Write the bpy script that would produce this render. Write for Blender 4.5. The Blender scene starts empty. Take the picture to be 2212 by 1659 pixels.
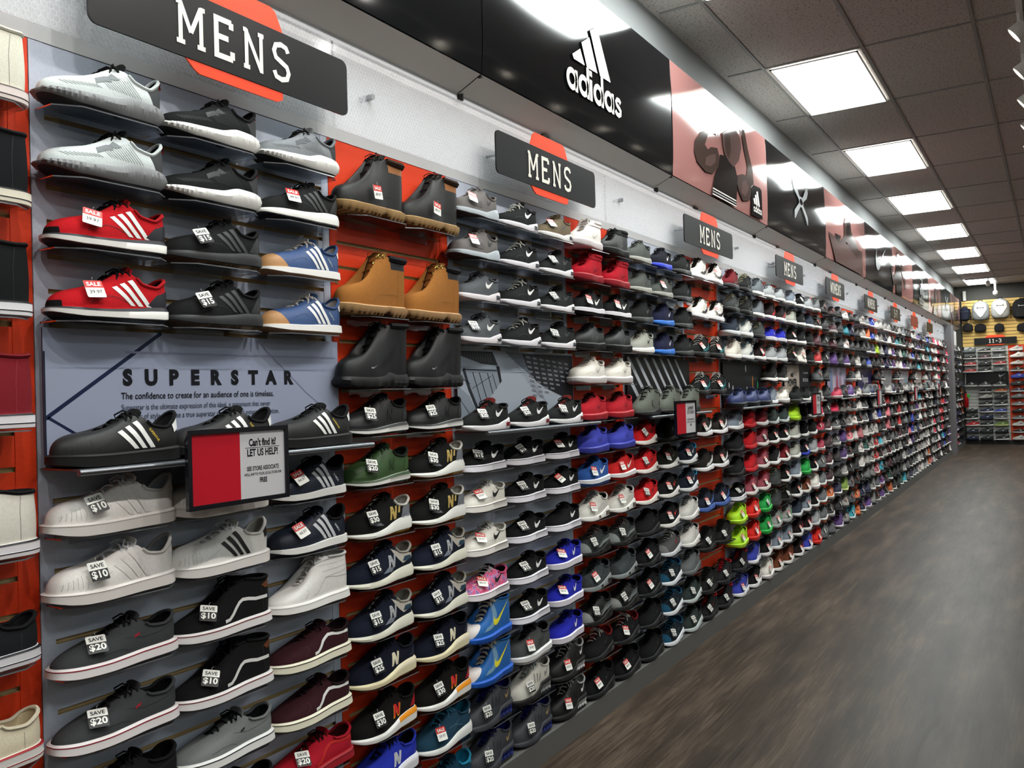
import bpy, bmesh, math, random
import numpy as np
from mathutils import Vector, Matrix
from mathutils.bvhtree import BVHTree
from mathutils.geometry import tessellate_polygon

# ------------------------------------------------------------------ camera, world, exposure
scn = bpy.context.scene
COL = scn.collection
PI = math.pi
CAM = Vector((-1.0434, -1.8852, 1.475))
_F, _YAW, _PITCH, _ROLL = 1864.573, 0.560423, 0.0122121, -0.0296825
cam_d = bpy.data.cameras.new('camera')
cam_d.sensor_width = 36.0
cam_d.lens = _F * 36.0 / 2212.0
cam_d.clip_end = 100
cam_d.clip_start = 0.02
cam = bpy.data.objects.new('camera', cam_d)
COL.objects.link(cam)
_f = Vector((math.cos(_YAW) * math.cos(_PITCH), math.sin(_YAW) * math.cos(_PITCH), math.sin(_PITCH)))
_r = Vector((math.sin(_YAW), -math.cos(_YAW), 0))
_u = _r.cross(_f)
_r2 = math.cos(_ROLL) * _r + math.sin(_ROLL) * _u
_u2 = math.cos(_ROLL) * _u - math.sin(_ROLL) * _r
cam.matrix_world = Matrix(((_r2.x, _u2.x, -_f.x, CAM.x), (_r2.y, _u2.y, -_f.y, CAM.y), (_r2.z, _u2.z, -_f.z, CAM.z), (0, 0, 0, 1)))
scn.camera = cam

world = bpy.data.worlds.new('world')
scn.world = world
world.use_nodes = True
world.node_tree.nodes['Background'].inputs[0].default_value = (0.9, 0.95, 1.0, 1)
world.node_tree.nodes['Background'].inputs[1].default_value = 0.02

vs = scn.view_settings
vs.view_transform = 'Standard'
vs.look = 'None'
vs.exposure = 0.0
vs.gamma = 1.0
vs.use_curve_mapping = False
cy = scn.cycles
cy.use_denoising = True
cy.max_bounces = 8
cy.diffuse_bounces = 3
cy.glossy_bounces = 3
cy.transparent_max_bounces = 16
cy.transmission_bounces = 4
cy.caustics_reflective = False
cy.caustics_refractive = False
cy.sample_clamp_indirect = 6.0
TROFFER_STRENGTH = 18.0
random.seed(7)

# ------------------------------------------------------------------ materials
def lin(c):
    return tuple(((x / 255.0) / 12.92 if x / 255.0 <= 0.04045 else ((x / 255.0 + 0.055) / 1.055) ** 2.4) for x in c)

_mats = {}
FIN = {'fabric': (0.9, 'n', 260, 0.25), 'knit': (0.95, 'k', 420, 0.5), 'suede': (0.95, 'n', 90, 0.12), 'leather': (0.5, 'n', 160, 0.06),
       'rubber': (0.55, None, 0, 0), 'gloss': (0.09, None, 0, 0), 'matte': (0.7, None, 0, 0), 'metal': (0.28, None, 0, 0), 'card': (0.35, None, 0, 0)}

def M(color, fin='matte'):
    key = (tuple(color), fin)
    if key in _mats:
        return _mats[key]
    m = bpy.data.materials.new('%s_%02x%02x%02x' % (fin, *[int(c) for c in color]))
    m.use_nodes = True
    nt = m.node_tree
    b = nt.nodes['Principled BSDF']
    rough, kind, sc, st = FIN[fin]
    l = lin(color)
    b.inputs['Base Color'].default_value = (*l, 1)
    b.inputs['Roughness'].default_value = rough
    if fin == 'metal':
        b.inputs['Metallic'].default_value = 0.9
    b.inputs['Specular IOR Level'].default_value = {'fabric': .2, 'knit': .2, 'suede': .15, 'leather': .3, 'rubber': .35, 'card': .3}.get(fin, .5)
    if kind:
        tc = nt.nodes.new('ShaderNodeTexCoord')
        n = nt.nodes.new('ShaderNodeTexNoise')
        n.inputs['Scale'].default_value = sc
        n.inputs['Detail'].default_value = 2
        nt.links.new(tc.outputs['Object'], n.inputs['Vector'])
        bp = nt.nodes.new('ShaderNodeBump')
        bp.inputs['Strength'].default_value = st
        bp.inputs['Distance'].default_value = 0.002
        nt.links.new(n.outputs['Fac'], bp.inputs['Height'])
        nt.links.new(bp.outputs['Normal'], b.inputs['Normal'])
        mx = nt.nodes.new('ShaderNodeMix')
        mx.data_type = 'RGBA'
        a = 0.86 if kind == 'n' else 0.6
        mx.inputs[6].default_value = (l[0] * a, l[1] * a, l[2] * a, 1)
        k2 = 1.08 if kind == 'n' else 1.5
        mx.inputs[7].default_value = (min(1, l[0] * k2), min(1, l[1] * k2), min(1, l[2] * k2), 1)
        nt.links.new(n.outputs['Fac'], mx.inputs[0])
        nt.links.new(mx.outputs[2], b.inputs['Base Color'])
    _mats[key] = m
    return m

def node_mat(name):
    m = bpy.data.materials.new(name)
    m.use_nodes = True
    return m, m.node_tree, m.node_tree.nodes['Principled BSDF']

def math_node(nt, op, a, b=None, c=None):
    n = nt.nodes.new('ShaderNodeMath')
    n.operation = op
    for i, v in enumerate((a, b, c)):
        if v is None:
            continue
        if isinstance(v, (int, float)):
            n.inputs[i].default_value = v
        else:
            nt.links.new(v, n.inputs[i])
    return n.outputs[0]

def ramp(nt, fac, stops):
    r = nt.nodes.new('ShaderNodeValToRGB')
    e = r.color_ramp.elements
    while len(e) < len(stops):
        e.new(0.5)
    for i, (p, c) in enumerate(stops):
        e[i].position = p
        e[i].color = (*c, 1)
    nt.links.new(fac, r.inputs[0])
    return r.outputs[0]

def clear_mat(name, tint, gloss=0.09, rough=0.03):
    m = bpy.data.materials.new(name)
    m.use_nodes = True
    nt = m.node_tree
    nt.nodes.clear()
    o = nt.nodes.new('ShaderNodeOutputMaterial')
    t = nt.nodes.new('ShaderNodeBsdfTransparent')
    t.inputs[0].default_value = (*tint, 1)
    g = nt.nodes.new('ShaderNodeBsdfGlossy')
    g.inputs['Roughness'].default_value = rough
    g.inputs['Color'].default_value = (0.9, 0.95, 1, 1)
    fr = nt.nodes.new('ShaderNodeLayerWeight')
    fr.inputs[0].default_value = gloss * 1.4
    mix = nt.nodes.new('ShaderNodeMixShader')
    f = math_node(nt, 'MULTIPLY_ADD', fr.outputs['Fresnel'], 0.8, gloss * 0.4)
    nt.links.new(f, mix.inputs[0])
    nt.links.new(t.outputs[0], mix.inputs[1])
    nt.links.new(g.outputs[0], mix.inputs[2])
    nt.links.new(mix.outputs[0], o.inputs[0])
    return m

ACRYLIC = clear_mat('clear_acrylic', (0.93, 0.945, 0.97), 0.12, 0.06)
ACRYLIC_EDGE = M((104, 106, 110), 'gloss')
PLEX = clear_mat('sheet_acrylic', (0.99, 0.995, 1.0), 0.045, 0.05)

def hex_acrylic():
    m = clear_mat('hexagon_printed_acrylic', (0.985, 0.99, 0.995), 0.06, 0.10)
    nt = m.node_tree
    tc = nt.nodes.new('ShaderNodeTexCoord')
    sp = nt.nodes.new('ShaderNodeSeparateXYZ')
    nt.links.new(tc.outputs['Object'], sp.inputs[0])
    S = 0.014
    H3 = S * math.sqrt(3)
    def cell(ox, oz):
        x = math_node(nt, 'SUBTRACT', math_node(nt, 'FLOORED_MODULO', math_node(nt, 'ADD', sp.outputs[0], ox), S), S / 2)
        z = math_node(nt, 'SUBTRACT', math_node(nt, 'FLOORED_MODULO', math_node(nt, 'ADD', sp.outputs[2], oz), H3), H3 / 2)
        x = math_node(nt, 'ABSOLUTE', x)
        z = math_node(nt, 'ABSOLUTE', z)
        d = math_node(nt, 'ADD', math_node(nt, 'MULTIPLY', x, 0.5), math_node(nt, 'MULTIPLY', z, 0.8660254))
        return math_node(nt, 'MAXIMUM', x, d)
    [n for n in nt.nodes if n.type == 'LAYER_WEIGHT'][0].inputs[0].default_value = 0.03
    h = math_node(nt, 'MINIMUM', cell(0, 0), cell(S / 2, H3 / 2))
    edge = math_node(nt, 'GREATER_THAN', h, S * 0.43)
    mix0 = [n for n in nt.nodes if n.type == 'MIX_SHADER'][0]
    out = [n for n in nt.nodes if n.type == 'OUTPUT_MATERIAL'][0]
    df = nt.nodes.new('ShaderNodeBsdfDiffuse')
    df.inputs[0].default_value = (0.86, 0.88, 0.92, 1)
    mix = nt.nodes.new('ShaderNodeMixShader')
    nt.links.new(math_node(nt, 'MULTIPLY_ADD', edge, 0.16, 0.26), mix.inputs[0])
    nt.links.new(mix0.outputs[0], mix.inputs[1])
    nt.links.new(df.outputs[0], mix.inputs[2])
    nt.links.new(mix.outputs[0], out.inputs[0])
    return m
HEX = hex_acrylic()

def emis(name, col, st):
    m = bpy.data.materials.new(name)
    m.use_nodes = True
    b = m.node_tree.nodes['Principled BSDF']
    b.inputs['Base Color'].default_value = (0.9, 0.9, 0.9, 1)
    b.inputs['Emission Color'].default_value = (*col, 1)
    b.inputs['Emission Strength'].default_value = st
    return m
TROFFER = emis('troffer_lens', (0.93, 1.0, 0.98), TROFFER_STRENGTH)

def floor_mat():
    m, nt, b = node_mat('dark_wood_vinyl')
    tc = nt.nodes.new('ShaderNodeTexCoord')
    mp = nt.nodes.new('ShaderNodeMapping')
    mp.inputs['Rotation'].default_value = (0, 0, 0)
    mp.inputs['Scale'].default_value = (0.35, 2.2, 1)
    nt.links.new(tc.outputs['Object'], mp.inputs[0])
    n1 = nt.nodes.new('ShaderNodeTexNoise')
    n1.inputs['Scale'].default_value = 3.2
    n1.inputs['Detail'].default_value = 5
    n1.inputs['Roughness'].default_value = 0.62
    nt.links.new(mp.outputs[0], n1.inputs['Vector'])
    mp2 = nt.nodes.new('ShaderNodeMapping')
    mp2.inputs['Scale'].default_value = (2.5, 60, 1)
    nt.links.new(tc.outputs['Object'], mp2.inputs[0])
    n2 = nt.nodes.new('ShaderNodeTexNoise')
    n2.inputs['Scale'].default_value = 1.6
    n2.inputs['Detail'].default_value = 6
    nt.links.new(mp2.outputs[0], n2.inputs['Vector'])
    br = nt.nodes.new('ShaderNodeTexBrick')
    br.inputs['Scale'].default_value = 1
    br.inputs['Brick Width'].default_value = 1.2
    br.inputs['Row Height'].default_value = 0.152
    br.inputs['Mortar Size'].default_value = 0.0012
    br.inputs['Color1'].default_value = (0.8, 0.8, 0.8, 1)
    br.inputs['Color2'].default_value = (1.1, 1.1, 1.1, 1)
    br.inputs['Mortar'].default_value = (0.5, 0.5, 0.5, 1)
    nt.links.new(tc.outputs['Object'], br.inputs['Vector'])
    f = math_node(nt, 'MULTIPLY_ADD', n2.outputs['Fac'], 0.45, math_node(nt, 'MULTIPLY', n1.outputs['Fac'], 0.62))
    c = ramp(nt, f, [(0.34, lin((38, 30, 25))), (0.52, lin((64, 53, 44))), (0.72, lin((104, 89, 75)))])
    mx = nt.nodes.new('ShaderNodeMix')
    mx.data_type = 'RGBA'
    mx.blend_type = 'MULTIPLY'
    mx.inputs[0].default_value = 0.85
    nt.links.new(c, mx.inputs[6])
    nt.links.new(br.outputs['Color'], mx.inputs[7])
    nt.links.new(mx.outputs[2], b.inputs['Base Color'])
    nt.links.new(math_node(nt, 'MULTIPLY_ADD', n2.outputs['Fac'], 0.25, 0.32), b.inputs['Roughness'])
    b.inputs['Specular IOR Level'].default_value = 0.22
    bp = nt.nodes.new('ShaderNodeBump')
    bp.inputs['Strength'].default_value = 0.08
    bp.inputs['Distance'].default_value = 0.003
    nt.links.new(f, bp.inputs['Height'])
    nt.links.new(bp.outputs['Normal'], b.inputs['Normal'])
    return m

def tile_mat():
    m, nt, b = node_mat('mineral_ceiling_tile')
    tc = nt.nodes.new('ShaderNodeTexCoord')
    n = nt.nodes.new('ShaderNodeTexNoise')
    n.inputs['Scale'].default_value = 70
    n.inputs['Detail'].default_value = 4
    nt.links.new(tc.outputs['Object'], n.inputs['Vector'])
    nt.links.new(ramp(nt, n.outputs['Fac'], [(0.32, lin((126, 118, 112))), (0.45, lin((178, 168, 160))), (1, lin((188, 178, 170)))]), b.inputs['Base Color'])
    b.inputs['Roughness'].default_value = 0.95
    return m

# ------------------------------------------------------------------ mesh helpers
class MB:
    def __init__(s):
        s.v, s.f, s.m, s.slots = [], [], [], []
    def slot(s, k):
        if k not in s.slots:
            s.slots.append(k)
        return s.slots.index(k)
    def grid(s, P, slot, wrap=False, flip=False, cap=False):
        n, m = len(P), len(P[0])
        b = len(s.v)
        for r in P:
            s.v.extend([tuple(map(float, p)) for p in r])
        for i in range(n if wrap else n - 1):
            for j in range(m - 1):
                a, c = b + i * m + j, b + ((i + 1) % n) * m + j
                q = (a, c, c + 1, a + 1)
                s.f.append(q[::-1] if flip else q)
                s.m.append(s.slot(slot(i, j) if callable(slot) else slot))
    def face(s, pts, slot):
        b = len(s.v)
        s.v.extend([tuple(map(float, p)) for p in pts])
        s.f.append(tuple(range(b, b + len(pts))))
        s.m.append(s.slot(slot))
    def box(s, x0, x1, y0, y1, z0, z1, slot):
        b = len(s.v)
        s.v.extend([(x0, y0, z0), (x1, y0, z0), (x1, y1, z0), (x0, y1, z0), (x0, y0, z1), (x1, y0, z1), (x1, y1, z1), (x0, y1, z1)])
        k = s.slot(slot)
        for q in ((0, 3, 2, 1), (4, 5, 6, 7), (0, 1, 5, 4), (1, 2, 6, 5), (2, 3, 7, 6), (3, 0, 4, 7)):
            s.f.append(tuple(b + i for i in q))
            s.m.append(k)
    def tube(s, pts, r, slot, n=6, flat=1.0, closed=False):
        P = [Vector(p) for p in pts]
        rows = []
        up = Vector((0, 0, 1))
        for i, p in enumerate(P):
            if closed:
                d = P[(i + 1) % len(P)] - P[i - 1]
            else:
                d = P[min(i + 1, len(P) - 1)] - P[max(i - 1, 0)]
            d.normalize()
            a = d.cross(up)
            if a.length < 0.2:
                a = d.cross(Vector((0, 1, 0)))
            a.normalize()
            c = a.cross(d)
            rr = r[i] if isinstance(r, (list, tuple)) else r
            rows.append([p + a * math.cos(2 * PI * k / n) * rr * flat + c * math.sin(2 * PI * k / n) * rr for k in range(n + 1)])
        s.grid(rows, slot, wrap=closed)
        if not closed:
            for e, fl in ((rows[0], 0), (rows[-1], 1)):
                q = e[:n]
                s.face(q if fl else q[::-1], slot)
    def cyl(s, p0, p1, r, slot, n=12):
        s.tube([p0, p1], r, slot, n)
    def mesh(s, name, pal, smooth=True):
        me = bpy.data.meshes.new(name)
        me.from_pydata(s.v, [], s.f)
        for k in s.slots:
            me.materials.append(pal[k] if isinstance(pal, dict) else pal)
        me.polygons.foreach_set('material_index', s.m)
        me.polygons.foreach_set('use_smooth', [smooth] * len(s.f))
        me.update()
        if smooth:
            me.set_sharp_from_angle(angle=math.radians(42))
        return me

def obj(name, me, parent=None, loc=None, label=None, cat=None, group=None, kind=None):
    o = bpy.data.objects.new(name, me)
    COL.objects.link(o)
    if parent is not None:
        o.parent = parent
    if loc is not None:
        o.location = loc
    if label: o['label'] = label
    if cat: o['category'] = cat
    if group: o['group'] = group
    if kind: o['kind'] = kind
    return o

def ob(name, mb, pal, parent=None, smooth=False, **kw):
    return obj(name, mb.mesh(name, pal, smooth), parent, **kw)

def empty(name, loc=(0, 0, 0), rz=0.0, label=None, cat=None, group=None):
    o = obj(name, None, None, loc, label, cat, group)
    o.rotation_euler = (0, 0, rz)
    return o

def sm(u, ctrl):
    """smooth (monotone cubic) interpolation of control points"""
    x = np.array([c[0] for c in ctrl], float)
    y = np.array([c[1] for c in ctrl], float)
    h = np.diff(x)
    d = np.diff(y) / h
    g = np.zeros(len(x))
    g[0], g[-1] = d[0], d[-1]
    for i in range(1, len(x) - 1):
        g[i] = 0 if d[i - 1] * d[i] <= 0 else 2 * d[i - 1] * d[i] / (d[i - 1] + d[i])
    u = np.clip(np.asarray(u, float), x[0], x[-1])
    i = np.clip(np.searchsorted(x, u, side='right') - 1, 0, len(x) - 2)
    t = (u - x[i]) / h[i]
    return ((1 + 2 * t) * (1 - t) ** 2 * y[i] + t * (1 - t) ** 2 * h[i] * g[i] + t * t * (3 - 2 * t) * y[i + 1] + t * t * (t - 1) * h[i] * g[i + 1])

# flat polygon patches: a list of outlines in a 2D plane, cut on a lattice, then mapped into 3D
def patch(mb, polys, slot, fmap, step=None):
    for poly in polys:
        bm = bmesh.new()
        vs_ = [bm.verts.new((p[0], p[1], 0)) for p in poly]
        for tri in tessellate_polygon([[Vector((p[0], p[1], 0)) for p in poly]]):
            try:
                bm.faces.new([vs_[i] for i in tri])
            except ValueError:
                pass
        if step:
            xs = [p[0] for p in poly]
            ys = [p[1] for p in poly]
            for ax, lo, hi in ((0, min(xs), max(xs)), (1, min(ys), max(ys))):
                k = math.ceil(lo / step)
                while k * step < hi:
                    co = (k * step, 0, 0) if ax == 0 else (0, k * step, 0)
                    no = (1, 0, 0) if ax == 0 else (0, 1, 0)
                    bmesh.ops.bisect_plane(bm, geom=bm.verts[:] + bm.edges[:] + bm.faces[:], plane_co=co, plane_no=no)
                    k += 1
        bm.verts.index_update()
        mp = [fmap(v.co.x, v.co.y) for v in bm.verts]
        b = len(mb.v)
        good = {}
        for i, p in enumerate(mp):
            if p is not None:
                good[i] = b + len(good)
                mb.v.append(tuple(p))
        for f in bm.faces:
            ids = [v.index for v in f.verts]
            if all(i in good for i in ids):
                n = f.normal.z
                q = [good[i] for i in ids]
                mb.f.append(tuple(q if n > 0 else q[::-1]))
                mb.m.append(mb.slot(slot))
        bm.free()

def thick(pts, w):
    P = [Vector((p[0], p[1])) for p in pts]
    L, R = [], []
    for i, p in enumerate(P):
        d = (P[min(i + 1, len(P) - 1)] - P[max(i - 1, 0)]).normalized()
        n = Vector((-d.y, d.x)) * w * 0.5
        L.append(p + n)
        R.append(p - n)
    return [(q.x, q.y) for q in L + R[::-1]]

def quads(pts, w):
    """thick polyline as one quad per segment"""
    out = []
    P = [Vector((p[0], p[1])) for p in pts]
    t = thick(pts, w)
    n = len(P)
    for i in range(n - 1):
        out.append([t[i], t[i + 1], t[2 * n - 2 - i], t[2 * n - 1 - i]])
    return out

def xf(poly, sx=1, sy=1, ox=0, oy=0, rot=0, skew=0):
    c, s_ = math.cos(rot), math.sin(rot)
    return [((x * sx + y * sy * skew) * c - y * sy * s_ + ox, (x * sx + y * sy * skew) * s_ + y * sy * c + oy) for x, y in poly]

_txt = {}
def text_mesh(s, size=1.0, bold=0.0, mat=None, extrude=0.0, spacing=1.0, align='CENTER', sx=1.0):
    key = (s, size, bold, mat.name, extrude, spacing, align, sx)
    if key in _txt:
        return _txt[key]
    cu = bpy.data.curves.new('lettering', 'FONT')
    cu.body = s
    cu.size = size
    cu.offset = bold
    cu.extrude = extrude
    cu.space_character = spacing
    cu.align_x = align
    cu.align_y = 'CENTER'
    cu.resolution_u = 3
    cu.materials.append(mat)
    o = bpy.data.objects.new('lettering_source', cu)
    COL.objects.link(o)
    dg = bpy.context.evaluated_depsgraph_get()
    me = bpy.data.meshes.new_from_object(o.evaluated_get(dg))
    if sx != 1.0:
        me.transform(Matrix.Diagonal((sx, 1, 1, 1)))
    bpy.data.objects.remove(o)
    bpy.data.curves.remove(cu)
    _txt[key] = me
    return me

WALLROT = (PI / 2, 0, 0)     # text facing the room (-y)
def wall_text(name, s, x, y, z, size, mat, parent, bold=0.0, align='CENTER', spacing=1.0, sx=1.0, extrude=0.0006):
    o = obj(name, text_mesh(s, size, bold, mat, extrude, spacing, align, sx), parent)
    o.location = (x, y, z)
    o.rotation_euler = WALLROT
    return o

def flat(mb, polys, slot, y, ox=0, oz=0):
    """polygons drawn on a board that faces the room"""
    patch(mb, polys, slot, lambda a, b: (ox + a, y, oz + b))

def slab(mb, poly, slot, y0, y1, ox=0, oz=0):
    """polygon board with thickness, front at y0 (towards the room), back at y1"""
    flat(mb, [poly], slot, y0, ox, oz)
    n = len(poly)
    a = sum(poly[i][0] * poly[(i + 1) % n][1] - poly[(i + 1) % n][0] * poly[i][1] for i in range(n))
    for i in range(n):
        p, q = poly[i], poly[(i + 1) % n]
        f = [(ox + p[0], y0, oz + p[1]), (ox + p[0], y1, oz + p[1]), (ox + q[0], y1, oz + q[1]), (ox + q[0], y0, oz + q[1])]
        mb.face(f if a > 0 else f[::-1], slot)
    patch(mb, [poly[::-1]], slot, lambda u, v: (ox + u, y1, oz + v))

def rrect(w, h, r, n=5):
    pts = []
    for cx, cz, a0 in ((w / 2 - r, h / 2 - r, 0), (-w / 2 + r, h / 2 - r, PI / 2), (-w / 2 + r, -h / 2 + r, PI), (w / 2 - r, -h / 2 + r, 1.5 * PI)):
        for k in range(n + 1):
            a = a0 + PI / 2 * k / n
            pts.append((cx + r * math.cos(a), cz + r * math.sin(a)))
    return pts

# ------------------------------------------------------------------ the room
XB, XF, YR = 21.8, -4.0, -9.0        # back wall, wall behind the camera, far side of the shop
CZ = 3.702
GREYC, ORC = (196, 204, 220), (232, 66, 28)
WHITE = M((226, 226, 226), 'matte')
def structure(name, mb, pal, **kw):
    return ob(name, mb, pal, kind='structure', **kw)

m = MB(); m.box(XF, XB + .3, YR, 0.3, -0.1, 0, 'a'); structure('floor', m, {'a': floor_mat()})
m = MB(); m.box(XF, XB + .3, YR, 0.3, CZ, CZ + 0.1, 'a'); structure('ceiling', m, {'a': tile_mat()})
m = MB(); m.box(XF, XB + .3, 0.055, 0.3, 0, CZ, 'a'); structure('wall_left', m, {'a': M((150, 152, 152), 'matte')})
m = MB(); m.box(XF, XB + .3, YR - .2, YR, 0, CZ, 'a'); structure('wall_right', m, {'a': M((170, 164, 156), 'matte')})
m = MB(); m.box(XF - .2, XF, YR, 0.3, 0, CZ, 'a'); structure('wall_front', m, {'a': M((170, 164, 156), 'matte')})
m = MB(); m.box(XB + 0.055, XB + .3, YR, 0.054, 0, CZ, 'a'); structure('wall_back', m, {'a': M((64, 62, 58), 'matte')})

# ceiling grid and lights
m = MB()
gx, gy = 1.2667, 0.648
x0 = 5.02 - 8 * gx
k = 0
while x0 + k * gx < XB:
    x = x0 + k * gx
    if x > XF:
        m.box(x - .011, x + .011, YR, 0.02, CZ - .006, CZ - .0005, 'a')
    k += 1
y = -0.235
ys_ = []
while y > YR:
    m.box(XF, XB, y - .011, y + .011, CZ - .0065, CZ - .001, 'a')
    ys_.append(y)
    y -= gy
structure('trim_1', m, {'a': M((140, 137, 132), 'matte')})

def troffer(x, y, label):
    r = empty('ceiling_light', (x, y, CZ), 0, label, 'ceiling light', 'recessed ceiling lights')
    w, l = 0.585, 1.225
    m = MB()
    for a in ((-l / 2, l / 2, w / 2 - .012, w / 2), (-l / 2, l / 2, -w / 2, -w / 2 + .012), (-l / 2, -l / 2 + .012, -w / 2, w / 2), (l / 2 - .012, l / 2, -w / 2, w / 2)):
        m.box(a[0], a[1], a[2], a[3], -.016, -.008, 'a')
    ob('light_frame', m, {'a': M((225, 225, 222), 'matte')}, r)
    m = MB(); m.box(-l / 2 + .012, l / 2 - .012, -w / 2 + .012, w / 2 - .012, -.013, -.009, 'a')
    ob('diffuser', m, {'a': TROFFER}, r)
ORD = ['first', 'second', 'third', 'fourth', 'fifth', 'sixth', 'seventh', 'eighth', 'ninth', 'tenth', 'eleventh', 'twelfth', 'thirteenth', 'fourteenth']
for k in range(-3, 7):
    x = 5.66 + k * 2.5334
    if k >= 0:
        lb = 'glowing rectangular ceiling light, %s from the shop entrance side above the shoe wall' % ORD[k]
        if k == 6: lb = 'smallest glowing ceiling light, last of the row before the back wall'
        if k == 0: lb = 'largest glowing rectangular ceiling light beside the black sports banners'
    else:
        lb = 'recessed ceiling light overhead, %s one behind the viewer' % ORD[-k - 1]
    troffer(x, -0.558, lb)
for j, yy in enumerate((-4.44, -7.68)):  # unseen light rows added across the room as frontal fill
    for k in range(-2, 4):
        troffer(5.66 + (k * 2 + j) * 2.5334 * 1.0, yy, 'unseen ceiling light added over the %s aisle, number %s along' % (['middle', 'far'][j], ORD[k + 2]))

# track with spot heads that wash the shoe wall
SPOT_W = 46.0
m = MB(); m.box(-3.5, 19.5, -1.797, -1.763, CZ - .03, CZ - .007, 'a')
ob('lighting_track', m, {'a': M((226, 224, 218), 'matte')}, label='long white lighting track on the ceiling across from the shoe wall', cat='lighting track')
for k in range(28):
    x = -1.94 + k * .686 * 1.12
    r = empty('track_spotlight', (x, -1.78, CZ - .03), 0, 'white ring-shaped track spotlight, %s along the track' % (ORD[k] if k < 14 else 'in the far half'), 'spotlight', 'track spotlights' if k < 14 else 'far track spotlights')
    m = MB()
    m.cyl((0, 0, 0), (0, 0, -.05), .012, 'a', 8)
    ob('stem', m, {'a': M((226, 224, 218), 'matte')}, r)
    c = Vector((0, 0, -.105)); dr = Vector((0.0, .80, -.60)).normalized()
    ax = Vector((1, 0, 0)); az = dr.cross(ax).normalized()
    m = MB()
    ringp = lambda rr, off: [c + dr * off + (ax * math.cos(t) + az * math.sin(t)) * rr for t in [2 * PI * i / 20 for i in range(20)]]
    A, B_, C_, D_ = ringp(.050, .04), ringp(.056, .04), ringp(.050, -.035), ringp(.044, -.03)
    m.grid([[D_[i], A[i], B_[i], C_[i]] for i in range(20)], 'a', wrap=True)
    m.face(ringp(.050, -.035), 'a')
    ob('lamp_head', m, {'a': M((226, 224, 218), 'matte')}, r, smooth=True)
    m = MB(); m.face(ringp(.036, -.02)[::-1], 'a')
    ob('bulb', m, {'a': emis('spot_lamp', (1.0, .93, .82), 12.0)} if k == 0 else {'a': bpy.data.materials['spot_lamp']}, r)
    ld = bpy.data.lights.new('spot_beam', 'SPOT')
    ld.energy = SPOT_W
    ld.spot_size = math.radians(96)
    ld.spot_blend = .9
    ld.shadow_soft_size = .035
    ld.color = (1.0, .955, .90)
    lo = bpy.data.objects.new('spot_beam', ld)
    COL.objects.link(lo)
    lo.parent = r
    lo.location = c + dr * .05
    lo.rotation_euler = Vector((0, 1.78, -1.75)).to_track_quat('-Z', 'Y').to_euler()

m = MB(); m.box(20.183, 20.217, -4.2, -.3, CZ - .03, CZ - .007, 'a')  # track and its spots added to brighten the back wall
ob('lighting_track', m, {'a': M((226, 224, 218), 'matte')}, label='short white lighting track added across the ceiling to light the back wall', cat='lighting track')
for k in range(4):
    r = empty('track_spotlight', (20.2, -.75 - k * .8, CZ - .03), 0, 'small white track spotlight added to brighten the yellow back wall, %s from the corner' % ORD[k], 'spotlight', 'added track spotlights at the back wall')
    m = MB(); m.cyl((0, 0, 0), (0, 0, -.05), .012, 'a', 8); ob('stem', m, {'a': M((226, 224, 218), 'matte')}, r)
    m = MB(); m.cyl((-.04, 0, -.08), (.04, 0, -.13), .045, 'a', 12); ob('lamp_head', m, {'a': M((226, 224, 218), 'matte')}, r, smooth=True)
    ld = bpy.data.lights.new('spot_beam', 'SPOT')
    ld.energy = 32
    ld.spot_size = math.radians(80)
    ld.spot_blend = .8
    ld.shadow_soft_size = .035
    ld.color = (1.0, .9, .72)
    lo = bpy.data.objects.new('spot_beam', ld)
    COL.objects.link(lo)
    lo.parent = r
    lo.location = (.06, 0, -.145)
    lo.rotation_euler = Vector((1.6, 0, -1.1)).to_track_quat('-Z', 'Y').to_euler()

# ------------------------------------------------------------------ slatwall bays along the left wall
BAY = []
def addbay(x0, x1, c, name):
    BAY.append((x0, x1, c, name))
addbay(-0.61, 0.0, 'o', 'the orange panel cut by the photo edge')
edges = [0, .921, 1.537, 2.449, 3.035, 3.937, 4.554, 5.471, 6.093, 7.008, 7.663, 8.572, 9.193, 10.11, 10.73, 11.65, 12.27, 13.19, 13.81, 14.73, 15.35, 16.27, 16.89, 17.80, 18.42]
cnt = {'g': 0, 'o': 0}
for i in range(len(edges) - 1):
    c = 'g' if i % 2 == 0 else 'o'
    addbay(edges[i], edges[i + 1], c, '%s %s panel' % (ORD[cnt[c]], 'grey' if c == 'g' else 'orange'))
    cnt[c] += 1
addbay(18.95, 19.87, 'g', 'the grey panel past the gap')
addbay(19.87, 20.48, 'o', 'the orange panel past the gap')
addbay(20.48, 21.40, 'g', 'the corner grey panel')
for q, (a, b) in enumerate(((-2.44, -1.53), (-1.53, -0.61))):
    addbay(a, b, 'o' if q == 0 else 'g', 'panel beside the viewer %d' % q)
PT, PBOT, PITCH = 2.289, 0.10, 0.0777
GP = {'face': M(GREYC, 'leather'), 'slot': M((196, 172, 128), 'matte'), 'lip': M((196, 172, 128), 'matte')}
OP = {'face': M(ORC, 'leather'), 'slot': M((196, 172, 128), 'matte'), 'lip': M((196, 172, 128), 'matte')}
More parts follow.
